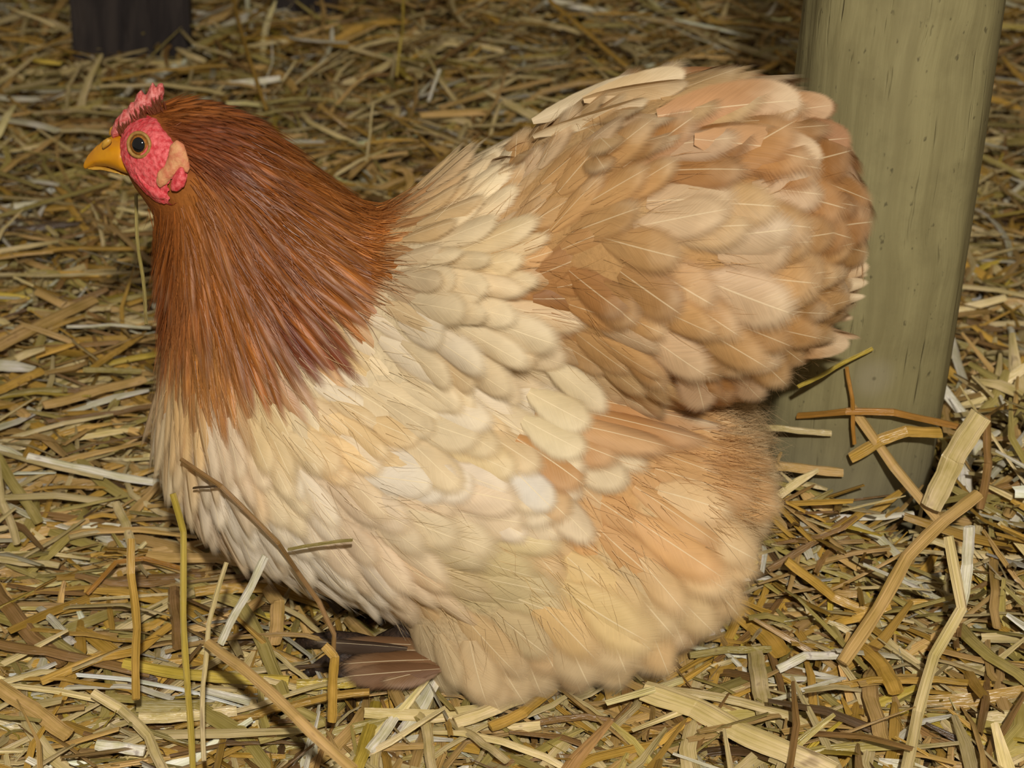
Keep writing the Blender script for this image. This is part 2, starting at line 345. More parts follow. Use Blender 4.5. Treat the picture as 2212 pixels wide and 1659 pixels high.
# flow / colour control points: u, v, du, dv, kind, length px, width px, colour, tip paleness, lift deg
HK, PL, WG, CU, LO, BK, HD = 'hackle_feather', 'breast_feather', 'wing_feather', 'cushion_feather', 'thigh_feather', 'back_feather', 'head_feather'
BR, BR2 = (160, 98, 42), (146, 84, 34)
PA, PY, PW, PP = (220, 200, 162), (220, 190, 140), (227, 215, 194), (221, 197, 164)
TA, TB, TC = (186, 144, 92), (168, 120, 70), (194, 160, 112)
LA, LB, LC = (214, 182, 134), (208, 162, 106), (206, 180, 138)
CP = [
 (345, 215, 1, .0, HD, 34, 10, (140, 74, 32), .1, 10), (300, 245, .8, -.4, HD, 26, 9, (140, 70, 34), .1, 14), (400, 225, 1, .08, HD, 60, 15, BR2, .1, 9), (420, 280, .95, .3, HD, 55, 14, (122, 62, 28), .1, 8),
 (500, 235, 1, .2, HK, 80, 18, BR, .2, 8), (570, 280, .9, .45, HK, 110, 20, BR, .2, 8), (450, 340, .85, .5, HK, 70, 16, (128, 66, 28), .1, 8), (540, 380, .8, .6, HK, 120, 20, BR2, .2, 8), (440, 420, .45, .9, HK, 90, 18, BR, .1, 8),
 (650, 370, .85, .5, HK, 140, 22, BR, .25, 8), (730, 440, .88, .42, HK, 150, 24, BR, .25, 9), (760, 450, 1, .2, HK, 115, 24, (172, 106, 48), .3, 9), (795, 515, 1, .15, HK, 115, 26, (178, 112, 52), .3, 10),
 (780, 580, .88, .42, HK, 160, 28, BR, .3, 10), (650, 490, .75, .62, HK, 160, 24, BR, .2, 8), (550, 520, .6, .8, HK, 160, 24, BR2, .2, 8), (440, 500, .25, 1, HK, 140, 22, BR, .2, 8), (360, 490, -.1, 1, HK, 120, 18, BR2, .25, 8),
 (355, 600, -.02, 1, HK, 140, 20, (150, 82, 38), .35, 8), (400, 650, .08, 1, HK, 150, 24, (168, 106, 56), .4, 8), (480, 640, .3, .95, HK, 160, 26, BR, .2, 8), (600, 620, .6, .8, HK, 170, 28, BR2, .2, 8), (640, 690, .6, .8, HK, 160, 30, (126, 62, 34), .2, 9),
 (700, 620, .75, .65, HK, 170, 28, BR, .3, 9), (540, 740, .35, .93, HK, 170, 30, (160, 98, 44), .3, 9), (440, 760, .15, 1, HK, 160, 28, (176, 120, 62), .4, 8), (470, 800, .2, 1, HK, 150, 30, (178, 122, 62), .4, 8),
 (345, 720, .0, 1, PL, 120, 34, (208, 180, 140), .6, 8), (330, 840, .05, 1, PL, 120, 40, PP, .6, 8), (370, 950, .1, 1, PL, 120, 46, PA, .6, 8), (420, 1060, .3, .95, PL, 110, 50, PP, .6, 7), (400, 880, .12, 1, PL, 120, 44, (210, 176, 124), .5, 8),
 (480, 930, .35, .92, PL, 115, 54, PP, .6, 8), (480, 1080, .48, .85, PL, 110, 54, PW, .6, 7), (580, 1010, .55, .8, PL, 110, 58, PA, .6, 8), (560, 880, .55, .82, PL, 115, 58, (214, 188, 140), .6, 8), (600, 1150, .62, .75, PL, 115, 58, PW, .6, 7),
 (700, 1080, .7, .68, PL, 120, 60, PP, .6, 8), (700, 1230, .75, .62, PL, 120, 56, PW, .5, 7), (800, 1190, .75, .62, PL, 120, 60, PP, .6, 8), (810, 1290, .75, .6, PL, 120, 54, PW, .5, 6), (640, 830, .68, .72, PL, 115, 60, PA, .6, 9),
 (720, 920, .75, .6, PL, 100, 56, PY, .7, 9), (780, 780, .82, .52, WG, 120, 70, PA, .55, 9), (720, 740, .78, .6, PL, 120, 56, (212, 184, 134), .6, 9), (850, 680, .9, .35, WG, 120, 70, PA, .6, 9), (900, 740, .85, .48, WG, 125, 74, PA, .6, 9), (1000, 680, .88, .4, WG, 125, 74, PA, .6, 9),
 (1040, 760, .85, .5, WG, 130, 78, (218, 196, 160), .6, 9), (880, 860, .85, .5, WG, 115, 76, PA, .5, 10), (800, 930, .85, .45, WG, 100, 66, PY, .7, 10), (960, 940, .82, .52, WG, 120, 78, (216, 192, 144), .6, 10), (1050, 880, .82, .55, WG, 130, 80, PA, .55, 10), (1150, 820, .8, .58, WG, 140, 76, PA, .6, 9),
 (1160, 930, .78, .6, WG, 130, 80, PA, .6, 11), (1080, 1010, .72, .66, WG, 130, 84, (220, 200, 166), .7, 11), (960, 1040, .85, .35, WG, 130, 76, PP, .5, 10), (850, 1030, .9, .2, WG, 120, 70, PW, .5, 9),
 (870, 1110, .9, .2, LO, 190, 80, PA, .5, 7), (960, 1180, .97, .0, LO, 210, 84, (208, 188, 140), .5, 7), (1010, 1260, .9, .3, LO, 210, 90, (204, 184, 138), .5, 7), (900, 1290, .7, .7, LO, 200, 90, (214, 182, 134), .5, 7), (920, 1390, .5, .85, LO, 150, 90, (208, 186, 146), .4, 7),
 (1050, 1400, .35, .93, LO, 150, 96, LC, .4, 8), (1130, 1150, .7, .7, LO, 200, 80, LA, .3, 6), (1220, 1120, .75, .65, LO, 220, 80, LB, .3, 6), (1200, 1250, .65, .75, LO, 220, 96, (216, 188, 132), .4, 7), (1180, 1370, .45, .9, LO, 150, 96, LC, .4, 8),
 (1330, 1100, .8, .55, LO, 230, 84, LB, .3, 6), (1350, 1240, .6, .8, LO, 220, 96, (212, 184, 136), .4, 7), (1300, 1380, .3, .95, LO, 150, 96, LC, .4, 8), (1440, 1330, .3, .95, LO, 150, 90, (206, 176, 134), .4, 8), (1490, 1220, .55, .83, LO, 210, 90, LA, .4, 8), (1440, 1110, .8, .6, LO, 220, 84, LA, .3, 7),
 (1500, 1010, .93, .3, LO, 180, 70, LB, .3, 7), (1600, 960, .97, .1, LO, 150, 60, LC, .3, 8), (1590, 1090, .9, .4, LO, 170, 66, LC, .3, 8),
 (838, 425, .85, -.45, BK, 130, 50, (214, 182, 130), .6, 9), (940, 380, .7, -.65, BK, 140, 56, PW, .6, 9), (950, 480, .8, -.5, BK, 150, 56, PA, .6, 9), (1020, 330, .5, -.85, BK, 140, 60, PW, .5, 9), (1020, 430, .6, -.75, BK, 160, 66, PA, .4, 9), (980, 570, .93, -.25, BK, 150, 56, (208, 184, 140), .6, 9),
 (930, 610, .97, .0, BK, 130, 56, PA, .6, 9), (875, 500, .95, -.2, BK, 140, 56, (214, 182, 132), .6, 9), (890, 560, .97, .0, BK, 130, 56, PA, .6, 9),
 (1090, 400, .35, -.9, CU, 100, 50, TA, .5, 10), (1110, 560, .85, -.3, CU, 120, 62, TA, .4, 9), (1100, 470, .6, -.75, CU, 120, 60, (196, 158, 110), .5, 9), (1150, 340, .6, -.75, CU, 110, 64, TC, .6, 10), (1200, 260, .75, -.6, CU, 120, 70, TC, .6, 10), (1180, 450, .75, -.6, CU, 130, 76, TA, .5, 9),
 (1300, 220, .85, -.48, CU, 140, 84, TC, .6, 10), (1290, 380, .85, -.5, CU, 140, 86, TA, .5, 10), (1400, 250, .92, -.35, CU, 160, 92, TC, .5, 10), (1400, 360, .98, -.1, CU, 160, 94, TB, .5, 10), (1270, 500, .92, -.25, CU, 140, 84, TA, .5, 10), (1180, 620, .85, .25, CU, 120, 66, TB, .35, 9),
 (1340, 580, .92, .32, CU, 150, 92, TA, .5, 10), (1440, 480, 1, -.1, CU, 170, 100, TC, .6, 10), (1560, 330, 1, .05, CU, 170, 100, TB, .5, 10), (1560, 460, 1, -.08, CU, 170, 100, TA, .5, 10), (1700, 320, 1, .0, CU, 125, 96, TB, .4, 10), (1700, 440, 1, .0, CU, 125, 100, TB, .4, 10), (1480, 600, .97, .2, CU, 170, 100, TA, .5, 10),
 (1620, 590, 1, .05, CU, 125, 90, TA, .5, 10), (1420, 700, .85, .5, CU, 160, 92, TA, .45, 10), (1270, 690, .75, .6, CU, 130, 70, TA, .4, 9), (1340, 790, .75, .62, CU, 140, 70, TC, .4, 8), (1450, 800, .85, .5, CU, 150, 76, TB, .4, 9), (1580, 700, .95, .25, CU, 160, 84, TA, .4, 10), (1600, 800, .95, .2, CU, 140, 70, TB, .4, 9), (1720, 640, 1, .05, CU, 125, 60, TA, .5, 10),
]
cu = np.array([[c[0], c[1]] for c in CP], float); cd = unit(np.array([[c[2], c[3]] for c in CP], float))
cp0 = march(cu[:, 0], cu[:, 1]); cp1 = march(cu[:, 0] + cd[:, 0] * 14, cu[:, 1] + cd[:, 1] * 14)
ct = unit(cp1 - cp0)
flipm = cp0[:, 1] > 0
cp0[flipm, 1] *= -1; ct[flipm, 1] *= -1
ccol = np.array([lin(c[7]) for c in CP]); cnum = np.array([[c[5], c[6], c[8], c[9]] for c in CP], float)
ckind = np.array([c[4] for c in CP])
def field(p, nrm=None):
    q = p.copy(); far = q[:, 1] > 0; q[far, 1] *= -1
    d2 = ((q[:, None] - cp0[None]) ** 2).sum(-1)
    w = 1 / (d2 + 1.2e-4) ** 2; w /= w.sum(1, keepdims=True)
    w2 = 1 / (d2 + 3e-5) ** 3; w2 /= w2.sum(1, keepdims=True)
    t = w @ ct; t[far, 1] *= -1
    if nrm is not None:
        t = t - (t * nrm).sum(1, keepdims=True) * nrm
    near = d2.argmin(1)
    return unit(t), w2 @ ccol, w @ cnum, ckind[near]

HEN = bpy.data.objects.new('hen', None); COL.objects.link(HEN); HEN.location = (0, 0, 0)
tag(HEN, 'buff and cream bantam hen with chestnut neck and red face resting on straw', 'hen')

bv, bf = surfnet(sdf, (-.20, -.13, -.01), (.20, .13, .33), .0042)
bn = grad(bv); bt, bc, bnum, bk = field(bv, bn)
bcol = np.concatenate([bc * .8, np.ones((len(bv), 1))], 1)
m_body = attr_material('under_plumage', .75, .15, .25, 420, .0005)
obj('body', mesh_np('body', bv, bf, m_body, col=bcol), HEN)

# face area: no feathers here
FACE = np.array([(238, 294), (262, 272), (300, 270), (335, 268), (372, 292), (398, 318), (414, 355), (412, 398), (385, 420), (345, 424), (315, 408), (288, 385), (262, 362), (240, 340)], float)
def poly_sd(p, poly):
    d = np.full(p.shape[:-1], 1e9); s = np.ones(p.shape[:-1])
    for i in range(len(poly)):
        a = poly[i]; b = poly[i - 1]; e = b - a; w = p - a
        t = np.clip((w @ e) / (e @ e), 0, 1); q = w - t[..., None] * e; d = np.minimum(d, (q ** 2).sum(-1))
        c1 = p[..., 1] >= a[1]; c2 = p[..., 1] < b[1]; c3 = e[0] * w[..., 1] > e[1] * w[..., 0]
        fl_ = (c1 & c2 & c3) | (~c1 & ~c2 & ~c3); s = np.where(fl_, -s, s)
    return s * np.sqrt(d)
FACEW = onY(FACE[:, 0], FACE[:, 1], -.016)[:, [0, 2]]      # outline on the hen's middle plane
def in_face(p, grow=.0): return poly_sd(p[..., [0, 2]], FACEW) < grow

# ------------------------------------------------------------------ feathers
def feather_grid(shape, rows=7, cols=4, curve=.16, camber=.10, twist=0., bend=0.):
    """unit feather: root at origin, grows along +Y, width 1 = full width along X, up +Z"""
    t = np.linspace(0, 1, rows + 1) ** .9; u = np.linspace(-1, 1, cols + 1)
    if shape == 'round': w = np.interp(t, [0, .12, .35, .6, 1], [.25, .55, .9, 1.0, 1.0])
    elif shape == 'lance': w = np.interp(t, [0, .15, .45, .7, 1], [.35, .75, 1, .95, .6])
    else: w = np.interp(t, [0, .12, .35, .65, 1], [.3, .6, .9, 1, 1.0])
    T, U = np.meshgrid(t, u, indexing='ij'); Wd = w[:, None] * np.ones_like(U)
    X = U * Wd * .5 + bend * T ** 2; Y = T
    Z = -curve * (.35 * T + .65 * T ** 2) - camber * (U * Wd) ** 2 * .5 + twist * U * Wd * T
    v = np.stack([X, Y, Z], -1).reshape(-1, 3); uv = np.stack([U * .5 + .5, T], -1).reshape(-1, 2)
    i = np.arange((rows + 1) * (cols + 1)).reshape(rows + 1, cols + 1)
    f = np.stack([i[:-1, :-1], i[:-1, 1:], i[1:, 1:], i[1:, :-1]], -1).reshape(-1, 4)
    return v, f, uv
FK = {  # kind: shape, object material, attr material
 HK: ('lance', dict(fray=.36, gloss=.42, shaft=.30, barb=.14, rough=.40, v0=.3, soft=.55)),
 HD: ('lance', dict(fray=.45, gloss=.35, shaft=.1, barb=.2, rough=.45, v0=.3, soft=.4)),
 PL: ('round', dict(fray=.28, gloss=.25, shaft=.8, barb=.07, v0=.45, soft=.42)),
 WG: ('round', dict(fray=.20, gloss=.22, shaft=.8, barb=.06, v0=.5, soft=.36)),
 CU: ('round', dict(fray=.28, gloss=.3, shaft=.5, barb=.13, v0=.42, soft=.36)),
 LO: ('soft', dict(fray=.20, gloss=.2, shaft=.6, barb=.09, v0=.4, soft=.45)),
 BK: ('round', dict(fray=.34, gloss=.35, shaft=.7, barb=.12, v0=.4, soft=.25)),
}
FMO = {k: feather_material(k + '_vane', 'object', **v[1]) for k, v in FK.items()}
FMA = {k: feather_material(k + '_vane_small', 'attr', **v[1]) for k, v in FK.items()}
FVAR = {}
for k, (shp, _) in FK.items():
    FVAR[k] = []
    for i in range(6):
        cv = {HK: .09, HD: .08, PL: .11, WG: .10, CU: .12, LO: .12, BK: .10}[k] * (.75 + .1 * i)
        g = feather_grid(shp, 7, 4, cv, .22 if k != HK else .12, random.uniform(-.05, .05), random.uniform(-.10, .10))
        FVAR[k].append((g, mesh_np(k, g[0], g[1], FMO[k], uv=g[2])))

# candidates over the body surface
tri_a = bv[bf[:, 0]]; tri_c = bv[bf[:, 2]]
area = np.linalg.norm(np.cross(bv[bf[:, 1]] - tri_a, bv[bf[:, 3]] - tri_a), axis=1)
NC = 34000
pick = rng.choice(len(bf), NC, p=area / area.sum())
a_, b_ = rng.random((2, NC, 1))
q4 = bv[bf[pick]]
cand = (q4[:, 0] * (1 - a_) + q4[:, 1] * a_) * (1 - b_) + (q4[:, 3] * (1 - a_) + q4[:, 2] * a_) * b_
cn = grad(cand); cand -= cn * sdf(cand)[:, None]
ctan, ccl, cnm, ckd = field(cand, cn)
CH0 = onY(345., 470., 0.)[[0, 2]]; CH1 = onY(300., 300., 0.)[2]
keep = (cand[:, 2] > .006) & ~in_face(cand, .0012) & ~((cand[:, 0] < CH0[0]) & (cand[:, 2] > CH0[1]) & (cand[:, 2] < CH1))
cand, cn, ctan, ccl, cnm, ckd = [x[keep] for x in (cand, cn, ctan, ccl, cnm, ckd)]
cbi = np.cross(ctan, cn)
SPC = {HK: (.26, .52), HD: (.24, .5), PL: (.36, .55), WG: (.36, .58), CU: (.34, .55), LO: (.24, .50), BK: (.30, .5)}
accp = np.zeros((6000, 3)); nacc = 0; sel = []
for i in range(len(cand)):
    L, Wd = cnm[i, 0] / S, cnm[i, 1] / S; sa, sb = SPC[ckd[i]]
    if nacc:
        d = accp[:nacc] - cand[i]
        dd = (d @ ctan[i] / (L * sa)) ** 2 + (d @ cbi[i] / (Wd * sb)) ** 2 + (d @ cn[i] / .03) ** 2
        if dd.min() < 1: continue
    accp[nacc] = cand[i]; nacc += 1; sel.append(i)
sel = np.array(sel)
feats = []   # dict(kind, M (3x3 columns x,y,z), loc, color, tip, vis)
for i in sel:
    k = ckd[i]; ms = {HK: 1.22, HD: 1.1, PL: 1.35, WG: 1.35, CU: 1.22, LO: 1.0, BK: 1.25}[k]
    L, Wd = cnm[i, 0] / S * random.uniform(.85, 1.18) * ms, cnm[i, 1] / S * random.uniform(.78, 1.25) * (1.55 if k == LO else 1.42 if k == CU else ms)
    lift = math.radians(cnm[i, 3] + (1.5 if k == LO else 2) + random.gauss(0, 1.2)); rot = random.gauss(0, .24 if k == CU else .14 if k not in (HK, HD) else .07)
    n = cn[i]; t = ctan[i] * math.cos(rot) + cbi[i] * math.sin(rot); b = np.cross(t, n)
    d = t * math.cos(lift) + n * math.sin(lift); up = n * math.cos(lift) - t * math.sin(lift)
    roll = random.gauss(0, .07); b2_ = b * math.cos(roll) + up * math.sin(roll); up = up * math.cos(roll) - b * math.sin(roll)
    col = ccl[i] * np.exp(random.gauss(0, .055 if k in (PL, WG, LO) else .10))
    r = random.random()
    if k in (PL, WG) and r < .16: col = col * .5 + lin(PW) * .5
    elif k in (PL, WG) and r < .30: col = col * .7 + lin((216, 172, 108)) * .3
    elif k == CU and r < .22: col = col * np.array([.80, .74, .66])
    elif k == CU and r < .36: col = col * .55 + lin((212, 190, 160)) * .45
    elif k == HK and r < .18: col = col * np.array([.80, .74, .68])
    elif k == HK and r < .34: col = col * np.array([1.35, 1.35, 1.3])
    elif k == LO and r < .18: col = col * .65 + lin(LB) * .35
    loc = cand[i] + n * .0006
    feats.append(dict(k=k, x=b2_ * Wd, y=d * L, z=up * L, loc=loc, col=col, tip=float(np.clip(cnm[i, 2] * random.uniform(.6, 1.2), 0, 1)), n=n))
def place(k, r0, r1, width, color, tip=.5, dep=None, off=.004, normal=None, up_bias=0.):
    """one chosen feather between two picture points on the hen; dep = distance from the middle plane"""
    if dep is None:
        p0 = march(np.array(float(r0[0])), np.array(float(r0[1]))); p1 = march(np.array(float(r1[0])), np.array(float(r1[1])))
        n = unit(grad(p0[None])[0] + grad(p1[None])[0]); p0 = p0 + n * off * .4; p1 = p1 + n * off
    else:
        p0 = onY(*map(float, r0), dep[0]); p1 = onY(*map(float, r1), dep[1]); n = unit(np.array(normal or (0, -.85, .5)))
    d = p1 - p0; L = np.linalg.norm(d); d = d / L; n = unit(n - d * (n @ d)); b = np.cross(d, n)
    # compensate the droop of the unit feather so that its tip lands on p1
    for s_ in (1,) if dep is not None and r1[1] < 235 and dep[1] < -.005 else (1, -1):
        bb = b; dd = d; nn = n; q0 = p0
        if s_ < 0:
            mir = np.array([1, -1, 1]); bb, dd, nn, q0 = -b * mir, d * mir, n * mir, p0 * mir
        dl = unit(dd + nn * .15); ul = unit(nn - dd * .15)
        feats.append(dict(k=k, x=bb * width / S, y=dl * L, z=ul * L, loc=q0, col=lin(color), tip=tip, n=nn, sp=s_ > 0))
# long folded wing feathers under the pale coverts
place(WG, (1190, 850), (1582, 948), 80, (190, 142, 92), .9, off=.006)
place(WG, (1190, 880), (1542, 985), 96, (190, 140, 88), .5, off=.007)
place(WG, (1150, 905), (1462, 992), 104, (200, 158, 110), .2, off=.008)
place(WG, (1130, 920), (1342, 1018), 112, (196, 150, 100), .3, off=.009)
place(WG, (1110, 950), (1264, 1058), 122, (190, 142, 88), .3, off=.010)
place(WG, (1090, 990), (1222, 1138), 132, (196, 156, 104), .4, off=.009)
place(WG, (1090, 1000), (1182, 1112), 100, (222, 212, 194), .9, off=.012)
place(WG, (1120, 910), (1250, 1008), 110, (217, 199, 158), .6, off=.013)
place(WG, (1130, 850), (1256, 944), 110, (217, 199, 158), .6, off=.013)
place(WG, (1170, 770), (1312, 864), 84, (222, 204, 166), .6, off=.010)
place(WG, (960, 596), (1172, 640), 64, (220, 196, 156), .5, off=.010)
# tail and cushion edge feathers
TF = 'tail_feather'; FK[TF] = ('round', dict(fray=.14, gloss=.3, shaft=.6, barb=.10)); FMO[TF] = feather_material(TF + '_vane', 'object', **FK[TF][1]); FMA[TF] = feather_material(TF + '_vane_small', 'attr', **FK[TF][1])
FVAR[TF] = []
for i in range(6):
    g = feather_grid('round', 9, 4, .12 + .02 * i, .16, 0., random.uniform(-.06, .06)); FVAR[TF].append((g, mesh_np(TF, g[0], g[1], FMO[TF], uv=g[2])))
for a in [((1420, 250), (1745, 205), 125, (188, 142, 98), .75, (-.03, -.022)), ((1560, 330), (1850, 290), 120, (158, 104, 62), .2, (-.03, -.02)), ((1560, 260), (1810, 228), 90, (182, 134, 88), .4, (-.015, -.008)),
          ((1560, 420), (1858, 395), 128, (160, 106, 64), .3, (-.034, -.024)), ((1600, 520), (1872, 470), 100, (178, 130, 84), .5, (-.03, -.02)), ((1620, 560), (1886, 545), 80, (190, 150, 104), .6, (-.032, -.022)),
          ((1620, 600), (1884, 590), 34, (204, 172, 130), .6, (-.03, -.018)), ((1620, 620), (1862, 628), 30, (206, 176, 136), .6, (-.03, -.02)), ((1600, 650), (1800, 662), 34, (206, 178, 140), .7, (-.04, -.03)), ((1580, 690), (1842, 745), 60, (190, 146, 98), .6, (-.03, -.018)),
          ((1560, 740), (1760, 775), 56, (184, 136, 86), .4, (-.03, -.02)), ((1150, 262), (1400, 160), 58, (208, 188, 152), .6, (.01, .015)), ((1260, 215), (1490, 158), 66, (204, 176, 132), .7, (0, .004)), 
          ((1680, 588), (1888, 572), 60, (196, 158, 112), .6, (-.035, -.02)), ((1680, 632), (1885, 606), 38, (206, 176, 134), .6, (-.04, -.025)), ((1670, 664), (1874, 640), 28, (206, 178, 138), .6, (-.042, -.028)), ((1650, 694), (1806, 668), 32, (210, 184, 148), .7, (-.046, -.035)), ((1640, 752), (1842, 742), 64, (192, 148, 100), .7, (-.042, -.02)),
          ((1590, 640), (1850, 690), 40, (180, 136, 92), .5, (.005, .012)), ((1500, 300), (1790, 330), 105, (194, 150, 106), .7, (-.046, -.04)), ((1500, 440), (1800, 470), 110, (190, 144, 98), .6, (-.05, -.044))]:
    place(TF, a[0], a[1], a[2], a[3], a[4], dep=a[5])

for i in range(70):
    q = random.random(); bu = 252 + 98 * q + random.uniform(-5, 5); bv_ = 290 - 58 * q + random.uniform(-14, 16)
    place(HD, (bu + 4 + random.uniform(-4, 14), bv_ + 6), (bu - 4 + random.uniform(-12, 16), bv_ - random.uniform(16, 38)), random.uniform(5, 10), (112, 58, 34), .1, dep=(-.0058, -.0064 - random.random() * .001))

# split into single feathers (facing the camera, up to the limit) and the joined rest
byk = {}
for f in feats:
    view = unit(CAM - f['loc']); f['face'] = float(f['n'] @ view) + (1 if f.get('sp') else 0)
    byk.setdefault(f['k'], []).append(f)
cnt_obj = 0
for k, fs in byk.items():
    fs.sort(key=lambda f: -f['face'])
    single = [f for f in fs if f['face'] > -.12][:295]; rest = fs[len(single):]
    for f in single:
        i = random.randrange(6); o = bpy.data.objects.new(k, FVAR[k][i][1]); COL.objects.link(o); o.parent = HEN
        M = Matrix.Identity(4)
        for c, key in enumerate('xyz'):
            for r_ in range(3): M[r_][c] = f[key][r_]
        for r_ in range(3): M[r_][3] = f['loc'][r_]
        o.matrix_basis = M; o.color = (*np.clip(f['col'] * 1.05, 0, .95), f['tip']); cnt_obj += 1
    if rest:
        Vs, Fs, Us, Cs = [], [], [], []; off = 0
        for f in rest:
            g = FVAR[k][random.randrange(6)][0]
            Vs.append(g[0] @ np.stack([f['x'], f['y'], f['z']]) + f['loc']); Fs.append(g[1] + off); Us.append(g[2]); off += len(g[0])
            Cs.append(np.tile(np.append(np.clip(f['col'] * 1.05, 0, .95), f['tip']), (len(g[0]), 1)))
        o = obj(k.replace('feather', 'plumage'), mesh_np(k + '_rest', np.concatenate(Vs), np.concatenate(Fs), FMA[k], uv=np.concatenate(Us), col=np.concatenate(Cs)), HEN)
        tag(o, kind='stuff')
print('feathers', {k: len(v) for k, v in byk.items()}, 'single', cnt_obj)

# ------------------------------------------------------------------ down: fine strands
def strands(name, p, n, t, L, wid, col, mat, lift=.3, segs=3, wild=.15, sag=.0):
    m = len(p); t = unit(t + rng.normal(0, wild, (m, 3))); t = unit(t - (t * n).sum(1, keepdims=True) * n * .8)
    b = unit(np.cross(t, n) + rng.normal(0, .35, (m, 3)))
    s = np.linspace(0, 1, segs + 1)
    lf = lift * rng.uniform(.4, 1.3, (m, 1))
    V = np.zeros((m, segs + 1, 2, 3))
    cv = rng.normal(0, .12, (m, 1))
    for j, a in enumerate(s):
        c = p + (t * a + n * lf * (a - .45 * a * a) + b * cv * a * a) * L[:, None]; c[:, 2] -= sag * a * a * L
        w = (wid * (1 - .8 * a) * .5)[:, None] * b
        V[:, j, 0] = c - w; V[:, j, 1] = c + w
    i = np.arange(m * (segs + 1) * 2).reshape(m, segs + 1, 2)
    Fq = np.stack([i[:, :-1, 0], i[:, :-1, 1], i[:, 1:, 1], i[:, 1:, 0]], -1).reshape(-1, 4)
    C = np.repeat(np.concatenate([col, np.ones((m, 1))], 1), (segs + 1) * 2, 0)
    o = obj(name, mesh_np(name, V.reshape(-1, 3), Fq, mat, col=C), HEN); tag(o, kind='stuff'); return o
def strand_material(name, rough, spec):
    m, nt, out = new_mat(name); k = N(nt); at = k.n('ShaderNodeAttribute', attribute_name='tint')
    pb = k.n('ShaderNodeBsdfPrincipled'); k.put(pb.inputs['Base Color'], at.outputs['Color']); pb.inputs['Roughness'].default_value = rough; pb.inputs['Specular IOR Level'].default_value = spec
    tr = k.n('ShaderNodeBsdfTranslucent'); k.put(tr.inputs[0], at.outputs['Color']); mx = k.n('ShaderNodeMixShader'); mx.inputs[0].default_value = .35
    nt.links.new(pb.outputs[0], mx.inputs[1]); nt.links.new(tr.outputs[0], mx.inputs[2]); nt.links.new(mx.outputs[0], out.inputs[0]); return m
m_str = strand_material('down_strand', .5, .25); m_strg = strand_material('glossy_strand', .38, .4)
def sample(nn):
    pk = rng.choice(len(bf), nn, p=area / area.sum()); a1, b1_ = rng.random((2, nn, 1)); q = bv[bf[pk]]
    p = (q[:, 0] * (1 - a1) + q[:, 1] * a1) * (1 - b1_) + (q[:, 3] * (1 - a1) + q[:, 2] * a1) * b1_
    nr = grad(p); p -= nr * sdf(p)[:, None]; t, c, nu, kd = field(p, nr); return p, nr, t, c, nu, kd
CHIN = onY(348., 470., 0.)[[0, 2]]
p, nr, t, c, nu, kd = sample(60000)
lo = (kd == LO) & (p[:, 2] > .004)
ps = proj(p)
fl_m = lo & (rng.random(len(p)) < np.where(ps[:, 0] > 1500, .8, .16))
cc = np.clip(c[fl_m] * rng.uniform(.8, 1.15, (fl_m.sum(), 1)), 0, .95)
strands('thigh_down', p[fl_m] + nr[fl_m] * np.where(ps[fl_m, 0] > 1500, .008, .003)[:, None], nr[fl_m], t[fl_m], np.where(ps[fl_m, 0] > 1500, rng.uniform(.016, .032, fl_m.sum()), rng.uniform(.010, .018, fl_m.sum())), rng.uniform(.00014, .00028, fl_m.sum()), cc, m_str, .26, 3, .22)
hk = (kd == HK) & ~in_face(p, .001) & ~((p[:, 0] < CHIN[0]) & (p[:, 2] > CHIN[1]))
cc = np.clip(c[hk] * np.exp(rng.normal(0, .22, (hk.sum(), 1))), 0, .9)
strands('neck_down', p[hk] + nr[hk] * .002, nr[hk], t[hk], rng.uniform(.012, .024, hk.sum()), rng.uniform(.0002, .00045, hk.sum()), cc, m_strg, .20, 3, .10)
nochin = lambda q: ~((q[:, 0] < CH0[0]) & (q[:, 2] > CH0[1]) & (q[:, 2] < CH1))
hd = (kd == HD) & ~in_face(p, .0006) & nochin(p)
p2, nr2, t2, c2, nu2, kd2 = sample(90000); hd2 = (kd2 == HD) & ~in_face(p2, .0006) & nochin(p2)
pp_, nn_, tt_, cc_ = [np.concatenate([x[hd], y[hd2]]) for x, y in ((p, p2), (nr, nr2), (t, t2), (c, c2))]
strands('head_down', pp_, nn_, tt_, rng.uniform(.005, .010, len(pp_)), rng.uniform(.0002, .0004, len(pp_)), np.clip(cc_ * np.exp(rng.normal(0, .25, (len(pp_), 1))), 0, .9), m_strg, .28, 3, .15)
ot = np.isin(kd, [CU, PL, WG, BK]) & (rng.random(len(p)) < .10)
strands('body_down', p[ot] + nr[ot] * .003, nr[ot], t[ot], rng.uniform(.012, .022, ot.sum()), rng.uniform(.00014, .00026, ot.sum()), np.clip(c[ot] * 1.05, 0, .9), m_str, .25, 3, .2)

# ------------------------------------------------------------------ head parts
HD_R = .0205                                                           # half width of the head at the eye
def face_surf(u, v):                                                   # point on the near side of the head
    return march(np.array(float(u)), np.array(float(v)))
def slab(poly, T, R, y0=0., n=.0007, mat=None, name='part', ground=None):
    """pillow-like solid: outline in the picture, thickness T on each side of the plane y = y0"""
    P2 = onY(np.array([q[0] for q in poly], float), np.array([q[1] for q in poly], float), y0)[:, [0, 2]]
    lo = np.array([P2[:, 0].min() - .002, y0 - T - .002, P2[:, 1].min() - .002]); hi = np.array([P2[:, 0].max() + .002, y0 + T + .002, P2[:, 1].max() + .002])
    def fn(G):
        d = poly_sd(G[:, :1][..., [0, 2]], P2) if False else poly_sd(G[..., [0, 2]], P2)
        s = np.clip(-d / R, 0, 1); th = T * np.sqrt(np.clip(1 - (1 - s) ** 2, 0, 1))
        return np.where(d > 0, d, np.maximum(np.abs(G[..., 1] - y0) - th, -.01))
    return surfnet(fn, lo, hi, n)
m_skin = plain_material('red_skin', (196, 56, 62), (222, 104, 104), 420, .5, .35, .0009)
